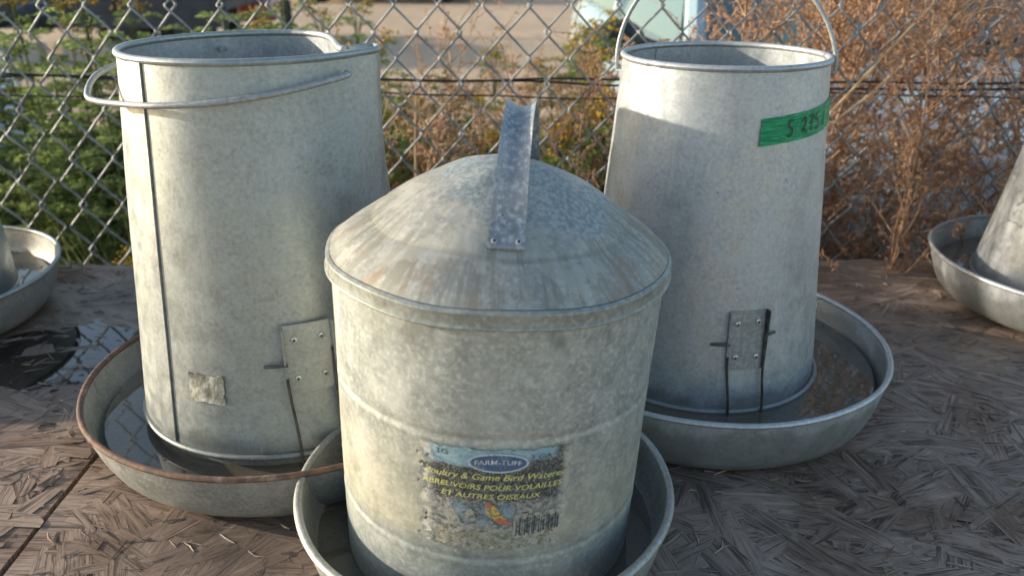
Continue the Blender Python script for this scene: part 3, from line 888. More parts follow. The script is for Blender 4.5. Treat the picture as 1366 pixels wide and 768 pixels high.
# ---- sticker ----
LT0, LW, LZ0, LH = R(-88.6), .1140, .0845, .0890
def lp(u, v, off=.0008):
    t = LT0 + (u - .5) * LW / .126
    z = LZ0 + v * LH
    r = rC0(z) + wfC(t, z) + off
    return (r * math.cos(t), r * math.sin(t), z)
def label_mat():
    k = NM('worn_sticker')
    uv = k.coord('UV'); u, v, _ = k.sep(uv)
    n1 = k.noise(uv, 9, 6, .65); n2 = k.noise(k.mapping(uv, loc=(4, 2, 0)), 26, 6, .7); n3 = k.noise(k.mapping(uv, loc=(9, 5, 0)), 70, 4, .7)
    vv = k.math('ADD', v, k.math('MULTIPLY', k.math('SUBTRACT', n1, .5), .07))
    uu = k.math('ADD', u, k.math('MULTIPLY', k.math('SUBTRACT', n1, .5), .12))
    blue = k.mix(k.ramp(n2, .4, .6), (.22, .42, .52), (.36, .50, .54))
    black = k.mix(k.ramp(n2, .4, .65), (.034, .037, .035), (.085, .09, .083))
    olive = k.mix(k.ramp(n2, .4, .6), (.16, .155, .09), (.30, .28, .20))
    sky_ = k.mix(k.ramp(n1, .4, .6), (.16, .27, .34), (.06, .08, .08))
    grey = k.mix(k.ramp(n2, .42, .6), (.10, .10, .09), (.36, .35, .31))
    c = k.mix(k.ramp(vv, .16, .26), olive, grey)
    pic = k.math('MULTIPLY', k.math('MULTIPLY', k.ramp(uu, .17, .21), k.ramp(uu, .66, .60)), k.math('MULTIPLY', k.ramp(vv, .24, .30), k.ramp(vv, .50, .46)))
    c = k.mix(pic, c, sky_)
    c = k.mix(k.ramp(vv, .47, .53), c, black)
    bl = k.math('MULTIPLY', k.ramp(vv, .80, .84), k.math('ADD', k.ramp(uu, .74, .66), k.math('MULTIPLY', k.ramp(uu, .92, .84), k.ramp(vv, .87, .90)), True))
    c = k.mix(bl, c, blue)
    # worn away: pale paper and metal showing
    wear = k.math('MULTIPLY', k.ramp(n3, .51, .60), k.ramp(n2, .38, .58))
    c = k.mix(k.math('MULTIPLY', wear, .85), c, (.50, .50, .45))
    w2 = k.math('MULTIPLY', k.ramp(k.noise(k.mapping(uv, loc=(1, 8, 0)), 120, 3, .7), .56, .62), k.ramp(n1, .40, .60))
    c = k.mix(k.math('MULTIPLY', w2, .8), c, (.60, .60, .55))
    w3 = k.math('MULTIPLY', k.ramp(k.noise(k.mapping(uv, loc=(3, 7, 0)), 16, 7, .75), .48, .56), k.ramp(v, .52, .34))
    c = k.mix(k.math('MULTIPLY', w3, .65), c, (.46, .455, .41))
    edge = k.math('ADD', k.ramp(uu, .16, .06), k.math('MULTIPLY', k.ramp(uu, .90, .97), .7), True)
    c = k.mix(k.math('MULTIPLY', edge, k.ramp(n2, .22, .40)), c, (.58, .565, .50))
    k.set(c, .6, 0); k.bump(k.math('ADD', n2, n3), .6, .0012)
    return k.m
M['label'] = label_mat()
nu, nv = 56, 46
keep = {}
lr = random.Random(77)
def edge_noise(a, ph): return .5 + .25 * math.sin(a * 23 + ph) + .16 * math.sin(a * 51 + ph * 2) + .12 * math.sin(a * 97 + ph * 3)
b = MB(); vs, uvs = [], []
for j in range(nv + 1):
    for i in range(nu + 1):
        u, v = i / nu, j / nv
        lo_u = .02 + .055 * edge_noise(v, 1) ; hi_u = 1 - .03 * edge_noise(v, 2)
        lo_v = .01 + .05 * edge_noise(u, 3); hi_v = 1 - .03 * edge_noise(u, 4)
        uu = lo_u + (hi_u - lo_u) * u; v2 = lo_v + (hi_v - lo_v) * v
        lift = .0004 + (.0012 * lr.random() if i in (0, nu) or j in (0, nv) else .0002 * lr.random()) + (.0007 * lr.random() if i < 5 else 0)
        vs.append(lp(uu, v2, lift)); uvs.append((uu, v2))
fs = []
for j in range(nv):
    for i in range(nu):
        ed = i < 4 and math.sin(j * .9) + math.sin(j * .37 + 1) > 1.15
        if ed or (i > nu - 4 and j < 9): continue
        a = j * (nu + 1) + i; fs.append((a, a + 1, a + nu + 2, a + nu + 1))
b.add(vs, fs, uvs)
sticker = tag(b.build('sticker', M['label'], bodyC, angle=None), 'weathered printed sticker with peeling edges')
def worn(name, c, amt=.5, scale=700, bg=None):
    k = NM(name); q = k.noise(k.coord(), scale, 3, .6); q2 = k.noise(k.coord(), 130, 3)
    k.set(c, .6, 0)
    tr = k.n('BsdfTransparent'); mx = k.n('MixShader')
    k.l(k.math('MULTIPLY', k.ramp(k.math('ADD', k.math('MULTIPLY', q, .6), k.math('MULTIPLY', q2, .4)), .50 - .05 * (amt - .5), .58), amt), mx.inputs[0])
    k.l(k.b.outputs[0], mx.inputs[1]); k.l(tr.outputs[0], mx.inputs[2]); k.l(mx.outputs[0], k.o.inputs[0])
    return k.m
M['p_yellow'] = worn('print_yellow', (.72, .70, .24), .35, 700)
M['p_dark'] = worn('print_dark', (.04, .06, .09), .45)
M['p_white'] = worn('print_white', (.64, .68, .70), .45, 700)
M['p_navy'] = worn('print_navy', (.07, .12, .22), .55, 600)
M['p_pale'] = worn('print_pale_ring', (.55, .64, .68), .4)
M['p_red'] = worn('print_red', (.50, .17, .10), .85, 420)
M['p_orange'] = worn('print_orange', (.62, .42, .12), .85, 420)
M['p_cream'] = worn('print_cream', (.42, .40, .33), .9, 380)
def letter(txt, u0, u1, v0, hv, mat, shear=0.0, arc=0.0, off=.0021, bold=.0):
    cu = bpy.data.curves.new('lettering', 'FONT'); cu.body = txt; cu.shear = shear; cu.offset = bold; cu.resolution_u = 3
    ob = bpy.data.objects.new('tmp', cu); col.objects.link(ob)
    me = bpy.data.meshes.new_from_object(ob)
    bpy.data.objects.remove(ob)
    n = len(me.vertices); co = np.empty(n * 3); me.vertices.foreach_get('co', co); co = co.reshape(-1, 3)
    x0, x1 = co[:, 0].min(), co[:, 0].max(); y0, y1 = 0, .73
    for i in range(n):
        a = (co[i, 0] - x0) / (x1 - x0)
        u = u0 + (u1 - u0) * a; v = v0 + hv * co[i, 1] / .73 + arc * 4 * a * (1 - a)
        me.vertices[i].co = lp(u, v, off)
    me.name = 'lettering'; me.materials.clear(); me.materials.append(mat)
    bpy.data.curves.remove(cu)
    return link('lettering', me, sticker)
def blob(pts, mat, name, off=.0017):
    P = smoothcurve([(p[0], p[1], 0) for p in pts], 4, True)
    c = sum((p for p in P), Vector()) / len(P)
    b = MB(); b.add([lp(c.x, c.y, off)] + [lp(p.x, p.y, off) for p in P], [(0, k + 1, (k + 1) % len(P) + 1) for k in range(len(P))])
    return b.build(name, mat, sticker, angle=None)
def oval(cu, cv, ru, rv, mat, off): return blob([(cu + ru * math.cos(2 * PI * k / 16), cv + rv * math.sin(2 * PI * k / 16)) for k in range(16)], mat, 'emblem', off)
oval(.525, .870, .185, .088, M['p_pale'], .0016)
oval(.525, .870, .170, .073, M['p_navy'], .0019)
letter('FARM-TUFF', .385, .665, .853, .042, M['p_white'], 0, .012, .0023, .008)
letter('3G', .145, .225, .915, .048, M['p_dark'], 0, 0, .0021, .015)
letter('3 GA', .715, .85, .900, .046, M['p_dark'], .1, 0, .0021, .012)
letter('Poultry & Game Bird Waterer', .075, .955, .715, .058, M['p_yellow'], .28, 0, .0021, .004)
letter('ABREUVOIRS POUR VOLAILLES', .055, .935, .622, .050, M['p_yellow'], .18, 0, .0021, .006)
letter('ET AUTRES OISEAUX', .185, .80, .537, .047, M['p_yellow'], .18, 0, .0021, .006)
blob([(.46, .46), (.50, .48), (.53, .44), (.56, .38), (.60, .33), (.56, .31), (.50, .34), (.47, .38)], M['p_orange'], 'printed_picture')
blob([(.455, .48), (.49, .50), (.505, .47), (.48, .45)], M['p_red'], 'printed_picture', .0020)
blob([(.52, .34), (.57, .345), (.62, .31), (.60, .285), (.55, .295)], M['p_red'], 'printed_picture', .0020)
blob([(.34, .40), (.37, .43), (.39, .38), (.40, .32), (.35, .30), (.33, .34)], M['p_cream'], 'printed_picture')
blob([(.20, .48), (.235, .50), (.25, .42), (.28, .36), (.30, .28), (.23, .27), (.21, .36)], M['p_cream'], 'printed_picture')
bars = MB(); u = .655
while u < .93:
    ww = random.choice((.004, .006, .010)); v0 = .16 + random.uniform(0, .04); v1 = .36 - random.uniform(0, .06)
    bars.add([lp(u, v0, .0019), lp(u + ww, v0, .0019), lp(u + ww, v1, .0019), lp(u, v1, .0019)], [(0, 1, 2, 3)])
    u += ww + random.choice((.006, .009, .013))
blob([(.645, .15), (.80, .14), (.945, .15), (.95, .26), (.945, .37), (.80, .38), (.65, .37), (.64, .26)], M['p_cream'], 'barcode_panel', .0015)
bars.build('barcode', M['p_dark'], sticker, smooth=False)
# peeling paper scraps along the edges
for i in range(16):
    v = lr.uniform(.05, .95); u = lr.uniform(.03, .12) if i < 12 else lr.uniform(.9, .97)
    if i in (3, 4): u, v = lr.uniform(.2, .8), lr.uniform(.0, .03)
    s = lr.uniform(.012, .03); b = MB(); P = []
    for k in range(7):
        a = 2 * PI * k / 7; P.append(lp(u + s * .8 * lr.uniform(.5, 1.1) * math.cos(a), v + s * 1.2 * lr.uniform(.5, 1.1) * math.sin(a), .0012 + .0022 * lr.random()))
    b.add([lp(u, v, .0012)] + P, [(0, k + 1, (k + 1) % 7 + 1) for k in range(7)])
    b.build('paper_scrap', kp.m, sticker, smooth=False)

# ------------------------------------------------------------------ chain-link fence
FY = 1.362
fence = empty('chain_link_fence', (0, FY, GZ), 0, 'galvanised chain link fence running behind the table', 'fence')
PW, PH = .0350, .0410      # half diamond width and height
FZ0, FZ1 = .04, 1.74
def wire_mesh(mirror):
    n = int((FZ1 - FZ0) / PH); pts = []
    r = random.Random(5 + mirror)
    for i in range(n):
        side = 1 if (i + mirror) % 2 else -1
        x = side * (PW / 2 + .0012); z = FZ0 + i * PH
        # straight run then a tight hook round the neighbour
        pts.append((x - side * .0034, -.0026 * side * 0 - .0022, z - .0042))
        pts.append((x, .0, z))
        pts.append((x - side * .0034, .0022, z + .0042))
        nx = -side * (PW / 2 + .0012)
        pts.append(((x + nx) / 2 - side * .0012, .0035 * 0, z + PH / 2 + .0016))
    b = MB(); b.tube(pts, .0020, 6)
    return b.mesh('wire', M['fence_wire'])
wm = [wire_mesh(0), wire_mesh(1)]
nwire = int(3.5 / PW); XOFF = .008
for i in range(nwire):
    x = -1.75 + i * PW + XOFF
    o = link('wire', wm[i % 2], fence, (x, 0, 0), (random.gauss(0, .003), random.gauss(0, .004), 0))
b = MB(); b.tube([(-1.85, .006, 1.76), (1.85, .006, 1.76)], .019, 14); b.build('top_rail', M['galv_bright'], fence)
for x in (-1.85, 1.85):
    b = MB(); b.tube([(x, .034, 0), (x, .034, 1.80)], .025, 16); b.build('post', M['galv_bright'], fence)
M['cable'] = simple('black_cable', (.035, .034, .032), .6, 0, .3)
for i, (z0, dz, sag, lab) in enumerate(((.280, -.006, .004, 'upper black cable strung along the chain link fence'), (.274, -.016, .006, 'middle black cable strung along the chain link fence'), (.255, -.004, .010, 'lowest black cable strung along the chain link fence'))):
    pts = [(x, FY + .010 + .004 * math.sin(x * 3 + i), z0 + dz * x + sag * math.sin(x * 7 + i * 2) * .5 + .0015 * math.sin(x * 23 + i)) for x in np.linspace(-1.75, 1.75, 60)]
    b = MB(); b.tube(pts, .0020 if i < 2 else .0015, 6)
    tag(b.build('cable', M['cable']), lab, 'cable', 'black cables along the fence')

# ------------------------------------------------------------------ weeds
def leaf(mb, p, d, n, L, W, fold=.3):
    d = d.normalized(); s = d.cross(n)
    s = s.normalized() if s.length > 1e-5 else d.orthogonal().normalized()
    up = s.cross(d)
    a = p; m1 = p + d * L * .5 + up * L * fold * .4; t = p + d * L
    mb.add([a, m1 + s * W / 2 + up * W * .15, t - up * L * fold * .2, m1 - s * W / 2 + up * W * .15, m1 - up * W * .1], [(0, 1, 4), (1, 2, 4), (2, 3, 4), (3, 0, 4)])
def rv(r): 
    v = Vector((r.gauss(0, 1), r.gauss(0, 1), r.gauss(0, 1)))
    return v.normalized()

def dry_plant(seed, H, lean, nb, dens):
    r = random.Random(seed); st, lf = MB(), MB()
    base = Vector((0, 0, 0)); tip = Vector((lean, r.uniform(-.08, .08), H))
    mid = tip * .5 + Vector((-lean * .18 + r.uniform(-.03, .03), r.uniform(-.03, .03), 0))
    ax = smoothcurve([base, mid * .5 + Vector((r.uniform(-.01, .01), 0, 0)), mid, (mid + tip) * .5 + Vector((r.uniform(-.02, .02), r.uniform(-.02, .02), 0)), tip], 6)
    st.tube(ax, [.0042 * (1 - .75 * i / (len(ax) - 1)) for i in range(len(ax))], 6)
    for k in range(nb):
        f = .38 + .60 * (k + r.random()) / nb
        p = ax[min(int(f * (len(ax) - 1)), len(ax) - 1)]
        a = r.uniform(0, 6.28); L = r.uniform(.10, .30) * (1.25 - f * .75)
        d = Vector((math.cos(a), math.sin(a) * .8, r.uniform(.5, 1.5))).normalized()
        q1 = p + d * L * .5 + Vector((0, 0, L * .05)); q2 = p + d * L + Vector((r.uniform(-.02, .02), r.uniform(-.02, .02), r.uniform(-.05, .04)))
        br = smoothcurve([p, q1, q2], 4)
        st.tube(br, [.0017 * (1 - .6 * i / (len(br) - 1)) for i in range(len(br))], 4, cap=False)
        tw = [br]
        for j in range(r.randrange(2, 5)):
            i0 = r.randrange(2, len(br)); d2 = (d + rv(r) * .8).normalized(); l2 = r.uniform(.03, .09)
            t2 = [br[i0], br[i0] + d2 * l2 * .5, br[i0] + d2 * l2 + Vector((0, 0, r.uniform(-.02, .01)))]
            st.tube(t2, [.0011, .0009, .0005], 3, cap=False); tw.append(t2)
        for j in range(int(dens * 1.55 * (L / .2))):
            bq = r.choice(tw)
            t = r.uniform(.15, 1.0); i0 = min(int(t * (len(bq) - 1)), len(bq) - 2)
            pt = bq[i0].lerp(bq[i0 + 1], t * (len(bq) - 1) - i0) + rv(r) * r.uniform(.0, .007)
            dd = (rv(r) + Vector((0, 0, -.25)))
            leaf(lf, pt, dd, rv(r), r.uniform(.004, .015), r.uniform(.0022, .0062), r.uniform(.2, .9))
    for j in range(int(dens * nb * .16)):
        i0 = r.randrange(int(len(ax) * .35), len(ax)); leaf(lf, ax[i0] + rv(r) * .012, rv(r), rv(r), r.uniform(.010, .030), r.uniform(.003, .008), r.uniform(.3, 1))
    return st, lf

def green_plant(seed, H, lean, flowers, dens=1.0):
    r = random.Random(seed); st, lf, fl_ = MB(), MB(), MB()
    tip = Vector((lean, r.uniform(-.06, .06), H))
    ax = smoothcurve([(0, 0, 0), tip * .35 + Vector((r.uniform(-.02, .02), 0, 0)), tip * .7 + Vector((r.uniform(-.02, .02), 0, 0)), tip], 6)
    st.tube(ax, [.0038 * (1 - .6 * i / (len(ax) - 1)) for i in range(len(ax))], 6)
    nl = int(34 * dens)
    for k in range(nl):
        f = .25 + .72 * k / nl
        p = ax[int(f * (len(ax) - 1))]; a = k * 2.4 + r.uniform(-.3, .3); L = r.uniform(.07, .13) * (1.15 - .5 * f)
        d = Vector((math.cos(a), math.sin(a), r.uniform(.2, .8))).normalized()
        rib = smoothcurve([p, p + d * L * .55 + Vector((0, 0, .01)), p + d * L + Vector((0, 0, -.012))], 5)
        st.tube(rib, .0009, 3, cap=False)
        side = d.cross(Vector((0, 0, 1))).normalized()
        for i in range(2, len(rib)):
            for s in (-1, 1):
                leaf(lf, rib[i], side * s + d * .6 + rv(r) * .25, Vector((0, 0, 1)) + rv(r) * .3, L * .36 * (1.15 - i / len(rib) * .6), .010, .3)
    for c in range(flowers):
        a = r.uniform(0, 6.28); top = tip + Vector((.045 * math.cos(a) * r.random(), .045 * math.sin(a) * r.random(), r.uniform(-.03, .03)))
        st.tube([ax[-4], (ax[-3] + top) * .5, top], .0011, 4, cap=False)
        for j in range(14):
            o = top + Vector((r.gauss(0, .011), r.gauss(0, .011), r.gauss(0, .004)))
            n = 6; vs = [o + Vector((0, 0, .0028))] + [o + Vector((.0042 * math.cos(6.283 * k / n), .0042 * math.sin(6.283 * k / n), -.0005)) for k in range(n)] + [o + Vector((0, 0, -.004))]
            fl_.add(vs, [(0, k + 1, (k + 1) % n + 1) for k in range(n)] + [(n + 1, (k + 1) % n + 1, k + 1) for k in range(n)])
    return st, lf, fl_

dry_var = []
for i, (H, ln, nb, dn) in enumerate(((1.18, .05, 30, 30), (1.32, .22, 32, 32), (1.05, -.05, 26, 34), (1.45, .55, 26, 24), (1.25, .12, 34, 34), (1.50, .75, 18, 16), (1.10, -.15, 28, 30))):
    s, l = dry_plant(100 + i, H, ln, nb, dn)
    dry_var.append((s.mesh('stem', M['dry_stem']), l.mesh('dry_leaves', M['dry_leaf'], False), H))
green_var = []
for i, (H, ln, fl_n, dn) in enumerate(((.98, .03, 5, 1.2), (.86, -.05, 4, 1.4), (1.02, .08, 6, 1.0), (.78, .0, 3, 1.6), (.92, .05, 0, 1.8), (.70, -.03, 0, 1.9))):
    s, l, f = green_plant(200 + i, H, ln, fl_n, dn)
    green_var.append((s.mesh('stem', M['green_stem']), l.mesh('leaves', M['green_leaf'] if i < 5 else M['dark_leaf'], False), f.mesh('flower_heads', M['yellow'], False) if fl_n else None, H))
    if i < 3: green_var[-1] = green_var[-1] + (f.mesh('flower_heads', M['ochre'], False),)
def put_dry(v, x, y, rz, s, label, group):
    e = empty('dry_weed', (x, y, GZ), rz, label, 'weed', group); e.scale = (s, s, s)
    link('stem', dry_var[v][0], e); link('dry_leaves', dry_var[v][1], e)
def put_green(v, x, y, rz, s, label, group, ochre=False):
    e = empty('flowering_weed' if green_var[v][2] else 'leafy_weed', (x, y, GZ), rz, label, 'weed', group); e.scale = (s, s, s)
    link('stem', green_var[v][0], e); link('leaves', green_var[v][1], e)
    if green_var[v][2]: link('flower_heads', green_var[v][4] if ochre and len(green_var[v]) > 4 else green_var[v][2], e)
r = random.Random(9)
LB = 'upright brown dried weed behind the fence right of the green taped feeder'
for i in range(66):
    x = .30 + r.random() * 1.25; y = r.choice((1.315, 1.325, 1.42, 1.46, 1.5, 1.56, 1.62, 1.7, 1.8, 1.9))
    v = r.choice((0, 1, 1, 2, 3, 4, 4, 5, 6))
    lb = LB
    if v in (3, 5): lb = 'long dried weed stem leaning right in the thicket beside the taped feeder'
    elif y < 1.34: lb = 'brown dried weed between table edge and fence, right of the taped feeder'
    put_dry(v, x, y, r.uniform(-.5, .5) if v in (1, 3, 5) else r.uniform(0, 6.28), r.uniform(.88, 1.1), lb, 'dried weeds leaning right' if v in (3, 5) else ('dried weeds at the table edge' if y < 1.34 else 'dried weeds right of the taped feeder'))
LB = 'brown dried weed among green leaves between the two tall feeders'
for i in range(27):
    x = -.30 + r.random() * .66; y = r.choice((1.42, 1.47, 1.53, 1.6, 1.7, 1.8))
    v = r.choice((0, 2, 4, 6, 2)); put_dry(v, x, y, r.uniform(0, 6.28), r.uniform(.72, .93), LB, 'dried weeds between the tall feeders')
LB = 'green yellow flowered weed growing between the two tall feeders'
for i in range(62):
    x = -.42 + r.random() * .9; y = r.uniform(1.45, 2.6)
    put_green(r.choice((0, 3, 1, 1)), x, y, r.uniform(0, 6.28), r.uniform(.80, 1.03) if x < .05 else r.uniform(.9, 1.12), LB, 'flowering weeds between the tall feeders')
LB = 'ochre headed tall weed beyond the fence left of the pinched feeder'
for i in range(22):
    put_green(r.choice((0, 1, 2)), -1.45 + r.random() * .95, r.uniform(1.9, 2.7), r.uniform(0, 6.28), r.uniform(.98, 1.14), LB, 'ochre headed weeds at left', True)
LB = 'leafy green weed without flowers beyond the fence at left'
for i in range(84):
    put_green(r.choice((4, 4, 5)), -2.1 + r.random() * 1.85, r.uniform(1.5, 2.7), r.uniform(0, 6.28), r.uniform(.88, 1.16), LB, 'leafy weeds at left')
LB = 'low yellow flowered weed close behind the table at left'
for i in range(7):
    put_green(r.choice((1, 3)), -1.02 + r.random() * .38, r.uniform(1.40, 1.50), r.uniform(0, 6.28), r.uniform(.74, .86), LB, 'low flowering weeds at left')
# long pale straw stalks caught in the fence
for i, (pts, lab) in enumerate((([(-.165, 1.40, -.6), (-.172, 1.41, -.1), (-.168, 1.40, .15), (-.160, 1.40, .27)], 'upright pale straw stalk beside the pinched feeder'),
                                ([(-.185, 1.35, .27), (-.15, 1.345, .225), (-.12, 1.345, .165)], 'broken pale straw stalk caught in the fence wires'),
                                ([(.30, 1.30, -.02), (.42, 1.29, .14), (.60, 1.30, .36), (.76, 1.32, .55)], 'long leaning tan stalk right of the taped feeder rim'),
                                ([(.33, 1.31, .05), (.46, 1.30, .18), (.58, 1.31, .28), (.78, 1.33, .48)], 'lower leaning tan stalk right of the taped feeder rim'))):
    q = smoothcurve(pts, 6); b = MB(); b.tube(q, [.0032 * (1 - .5 * k / len(q)) for k in range(len(q))], 6)
    tag(b.build('straw_stalk', M['straw']), lab, 'stalk')
# undergrowth
b = MB(); r = random.Random(15)
for i in range(16000):
    x = r.uniform(-2.6, 2.4); y = 1.40 + r.random() ** 1.4 * 1.9; H = r.uniform(.2, .85) * (1 if y < 2.3 else .5)
    d = Vector((r.gauss(0, .3), r.gauss(0, .3), 1)); p = Vector((x, y, GZ)); s = rv(r); s.z = 0; s = s.normalized() * r.uniform(.003, .009)
    m1 = p + d * H * .5; t = p + d * H + Vector((r.gauss(0, .08), r.gauss(0, .08), -.03))
    b.add([p - s, p + s, m1 + s * .8, m1 - s * .8, t], [(0, 1, 2, 3), (3, 2, 4)])
tag(b.build('undergrowth', M['grass'], smooth=False), 'tangle of grass and low leaves beyond the fence', kind='stuff')

# ------------------------------------------------------------------ vehicles
M['glass'] = NM('car_glass').set((.10, .16, .16), .04, 0.0, .8)
M['tyre'] = simple('tyre_rubber', (.02, .02, .02), .8)
M['black_plastic'] = simple('black_plastic', (.022, .024, .028), .5)
M['lamp'] = NM('headlamp_glass').set((.6, .62, .63), .1, .2)
M['chrome'] = NM('wheel_metal').set((.45, .45, .46), .3, .8)
def paint(name, c):
    k = NM(name); q = k.noise(k.coord(), 3, 4)
    k.set(k.mix(k.ramp(q, .4, .65), c, tuple(x * .8 for x in c)), k.ramp(q, .3, .7, .22, .38), .0)
    k.b.inputs['Coat Weight'].default_value = .5
    return k.m
def car(loc, rz, mat, label, cat='car'):
    e = empty('parked_car', loc, rz, label, cat)
    hw = .86
    # (y, half width, top height, bottom)
    secs = [(-1.16, .60, .52, .34), (-1.12, .74, .62, .24), (-1.02, .82, .70, .20), (-.80, .85, .765, .19), (-.40, hw, .825, .19), (-.05, hw, .88, .19), (.4, hw, .90, .19), (1.4, hw, .92, .19), (2.4, hw, .93, .20), (2.9, .84, .93, .24), (3.15, .78, .86, .30), (3.2, .72, .7, .34)]
    b = MB()
    prof = lambda w_, h, bt: [(0, h + .025), (.45 * w_, h + .02), (.80 * w_, h - .005), (.94 * w_, h - .05), (.99 * w_, h - .14), (w_, h - .28 if h > .6 else h - .15), (.985 * w_, bt + .12), (.93 * w_, bt), (0, bt - .02)]
    npf = 9
    for (y, w_, h, bt) in secs:
        p = prof(w_, h, bt)
        ring = [(x, y, z) for x, z in p] + [(-x, y, z) for x, z in p[-2:0:-1]]
        b.v.extend(ring)
    q = 2 * npf - 2
    for i in range(len(secs) - 1):
        for k in range(q):
            l = (k + 1) % q
            b.f.append((i * q + k, i * q + l, (i + 1) * q + l, (i + 1) * q + k))
    b.f.append(tuple(range(q))); b.f.append(tuple((len(secs) - 1) * q + k for k in range(q))[::-1])
    body = b.build('body', mat, e, angle=45)
    # greenhouse
    def quadpatch(name, c4, m_, par, bul=(0, 0, 0), n=8):
        b = MB(); vs = []
        A, B, C_, D = [Vector(c) for c in c4]
        for j in range(n + 1):
            for i in range(n + 1):
                u, v = i / n, j / n
                vs.append(A.lerp(B, u).lerp(D.lerp(C_, u), v) + Vector(bul) * (4 * u * (1 - u)))
        b.add(vs, [(j * (n + 1) + i, j * (n + 1) + i + 1, (j + 1) * (n + 1) + i + 1, (j + 1) * (n + 1) + i) for j in range(n) for i in range(n)])
        return b.build(name, m_, par, angle=None)
    quadpatch('windshield', [(-.74, .06, .895), (.74, .06, .895), (.58, .74, 1.36), (-.58, .74, 1.36)], M['glass'], e, (0, -.12, 0))
    quadpatch('rear_window', [(.72, 2.75, .93), (-.72, 2.75, .93), (-.56, 2.2, 1.36), (.56, 2.2, 1.36)], M['glass'], e, (0, .08, 0))
    quadpatch('roof', [(-.60, .72, 1.365), (.60, .72, 1.365), (.58, 2.22, 1.365), (-.58, 2.22, 1.365)], mat, e, (0, 0, .05))
    for s in (-1, 1):
        quadpatch('side_window', [(s * .80, .18, .91), (s * .80, 1.35, .925), (s * .625, 1.42, 1.345), (s * .625, .78, 1.345)], M['glass'], e)
        quadpatch('side_window', [(s * .80, 1.42, .925), (s * .80, 2.55, .93), (s * .625, 2.15, 1.345), (s * .625, 1.50, 1.345)], M['glass'], e)
        for p0, p1, rr_ in (((s * .775, .06, .895), (s * .605, .74, 1.365), .038), ((s * .80, 1.385, .92), (s * .63, 1.46, 1.36), .03), ((s * .76, 2.68, .93), (s * .60, 2.2, 1.365), .05)):
            b = MB(); b.tube([p0, (Vector(p0) + Vector(p1)) / 2 + Vector((s * .012, -.02, 0)), p1], rr_, 8); b.build('pillar', mat, body)
        mb = MB(); mp = smoothcurve([(s * .84, .26, .90), (s * .92, .24, .93), (s * .97, .22, .955)], 3); mb.tube(mp, .016, 8)
        mi = mb.build('mirror', M['black_plastic'], e)
        b = MB(); b.lathe([(.001, -.055), (.05, -.05), (.078, -.02), (.085, .02), (.08, .05), (.001, .055)], 20, lambda t, r_, z: (s * 1.00 + 1.15 * r_ * math.cos(t), z + .22, .93 + .78 * r_ * math.sin(t)))
        b.build('mirror_housing', M['black_plastic'], mi)
        b = MB(); b.lathe([(.001, -.03), (.06, -.02), (.085, .0), (.07, .03), (.001, .04)], 16, lambda t, r_, z: (s * .60 + 1.6 * r_ * math.cos(t), -1.09 + z * .8 + abs(math.cos(t)) * r_ * .25, .60 + .75 * r_ * math.sin(t)))
        b.build('headlight', M['lamp'], e)
        for y in (-.42, 2.25):
            b = MB(); b.lathe([(.20, -.10), (.29, -.10), (.315, -.07), (.32, 0), (.315, .07), (.29, .10), (.20, .10)], 32, lambda t, r_, z: (s * .76 + z, y + r_ * math.cos(t), .32 + r_ * math.sin(t)))
            wh = b.build('wheel', M['tyre'], e)
            b = MB(); b.lathe([(.001, .085), (.06, .095), (.12, .075), (.19, .09), (.205, .07)], 24, lambda t, r_, z: (s * (.76 + z), y + r_ * math.cos(t), .32 + r_ * math.sin(t)))
            b.build('rim', M['chrome'], wh)
        b = MB(); b.tube([(s * .15 - .2, -.055, .925), (s * .15 + .12, .00, .95), (s * .15 + .40, .10, .985)], .009, 6); b.build('wiper', M['black_plastic'], e)
    b = MB()
    for k in range(6): b.box((0, -1.165, .44 + k * .028), (.86, .02, .010))
    b.build('grille', M['black_plastic'], e, smooth=False)
    b = MB(); b.box((0, -.02, .898), (1.44, .09, .03)); b.build('cowl', M['black_plastic'], body, smooth=False)
    return e
M['teal'] = paint('pale_blue_paint', (.38, .50, .54))
M['white_paint'] = paint('white_paint', (.62, .63, .66))
M['navy_paint'] = paint('dark_blue_paint', (.035, .05, .075))
car((1.37, 2.72, GZ), R(3), M['teal'], 'pale blue car parked behind the dried weeds at right')
car((-2.80, 3.05, GZ), R(34), M['white_paint'], 'white car showing its windshield pillar at the upper left corner')
car((-1.9, 19.6, GZ), R(88), M['navy_paint'], 'dark car parked across the far side of the dirt lot')

# flatbed trailer with load, far left
tr = empty('flatbed_trailer', (-5.0, 10.35, GZ), R(2), 'dark blue flatbed trailer parked across the lot at upper left', 'trailer')
M['trailer'] = simple('trailer_paint', (.035, .045, .06), .55, 0, .3, 4)
b = MB(); b.box((0, 0, .62), (3.6, 1.7, .16)); b.build('deck', M['trailer'], tr, smooth=False)
b = MB(); b.box((0, -.86, .66), (3.6, .05, .62)); sb = b.build('side_board', M['trailer'], tr, smooth=False)
for x in np.linspace(-1.7, 1.7, 7):
    b = MB(); b.box((x, -.90, .74), (.06, .04, .44)); b.build('stake', M['trailer'], sb, smooth=False)
for x in (.62, 1.30):
    b = MB(); b.lathe([(.17, -.10), (.28, -.10), (.31, -.06), (.31, .06), (.28, .10), (.17, .10)], 28, lambda t, r_, z: (x + r_ * math.cos(t), -.70 + z, .31 + r_ * math.sin(t)))
    wh = b.build('wheel', M['tyre'], tr)
    b = MB(); b.lathe([(.001, -.09), (.10, -.10), (.17, -.07)], 20, lambda t, r_, z: (x + r_ * math.cos(t), -.70 + z, .31 + r_ * math.sin(t))); b.build('rim', M['trailer'], wh)
b = MB(); b.box((.96, -.70, .65), (1.5, .24, .03)); b.build('fender', M['trailer'], tr, smooth=False)
M['redlens'] = simple('red_lens', (.40, .03, .03), .3)
b = MB(); b.box((-.05, -.89, .45), (.20, .06, .16)); b.build('marker_lamp', M['redlens'], tr, smooth=False)
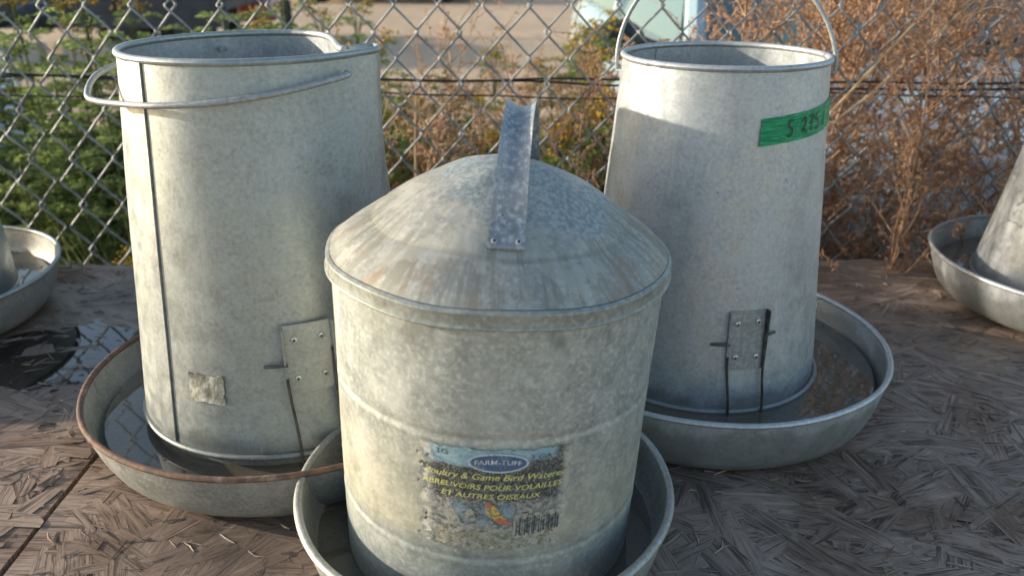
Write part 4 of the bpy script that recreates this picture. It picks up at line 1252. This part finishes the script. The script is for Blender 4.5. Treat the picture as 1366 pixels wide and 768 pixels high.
b = MB(); b.tube([(-1.8, 0, .55), (-2.9, 0, .50)], .04, 8); b.build('drawbar', M['trailer'], tr)
M['concrete'] = simple('concrete', (.42, .40, .36), .9, 0, .25, 20, .5)
for i, (x, y, rz, lab) in enumerate(((-5.45, 9.3, .1, 'pale concrete block lying below the trailer, further left'), (-4.65, 9.35, -.08, 'pale concrete block lying below the trailer, nearer its wheels'))):
    e = MB(); e.box((0, 0, .10), (.55, .22, .20)); e.box((-.14, 0, .204), (.20, .16, .012)); e.box((.14, 0, .204), (.20, .16, .012))
    tag(e.build('concrete_block', M['concrete'], None, smooth=False, loc=(x, y, GZ), rot=(0, 0, rz)), lab, 'block', 'concrete blocks by the trailer')

# small red ride-on tractor beside it
tc = empty('garden_tractor', (-3.42, 11.6, GZ), R(15), 'small red garden tractor next to the dark trailer', 'tractor')
M['redpaint'] = paint('red_paint', (.42, .055, .045))
b = MB()
for k in range(9):
    t = k / 8; h = .62 - .10 * t ** 2; wd = .25 - .04 * t
    b.v.extend([(-wd, -.1 - .62 * t, .30), (-wd, -.1 - .62 * t, h - .07), (-wd + .07, -.1 - .62 * t, h), (wd - .07, -.1 - .62 * t, h), (wd, -.1 - .62 * t, h - .07), (wd, -.1 - .62 * t, .30)])
for k in range(8):
    for j in range(5): b.f.append((k * 6 + j, k * 6 + j + 1, k * 6 + 7 + j, k * 6 + 6 + j))
b.f.append((48, 49, 50, 51, 52, 53)); b.f.append((5, 4, 3, 2, 1, 0))
b.build('hood', M['redpaint'], tc, angle=35)
b = MB(); b.box((0, .30, .34), (.40, .80, .10)); b.build('frame', M['redpaint'], tc, smooth=False)
b = MB(); b.box((0, .42, .52), (.42, .40, .09)); b.box((0, .62, .70), (.42, .08, .34)); b.build('seat', M['black_plastic'], tc, smooth=False)
b = MB(); b.tube([(.17 * math.cos(a), -.02 + .05 * math.sin(a), .80 + .16 * math.sin(a)) for a in np.linspace(0, 6.283, 20)[:-1]], .014, 6, closed=True); b.tube([(0, -.02, .80), (0, -.16, .58)], .018, 6); b.build('steering_wheel', M['black_plastic'], tc)
for s in (-1, 1):
    for y, rw in ((-.50, .17), (.45, .25)):
        b = MB(); b.lathe([(rw * .5, -.07), (rw * .9, -.08), (rw, -.04), (rw, .04), (rw * .9, .08), (rw * .5, .07)], 24, lambda t, r_, z: (s * .36 + z, y + r_ * math.cos(t), rw + r_ * math.sin(t)))
        wh = b.build('wheel', M['tyre'], tc)
        b = MB(); b.lathe([(.001, .05), (rw * .5, .065)], 16, lambda t, r_, z: (s * (.36 + z), y + r_ * math.cos(t), rw + r_ * math.sin(t))); b.build('hub', M['concrete'], wh)
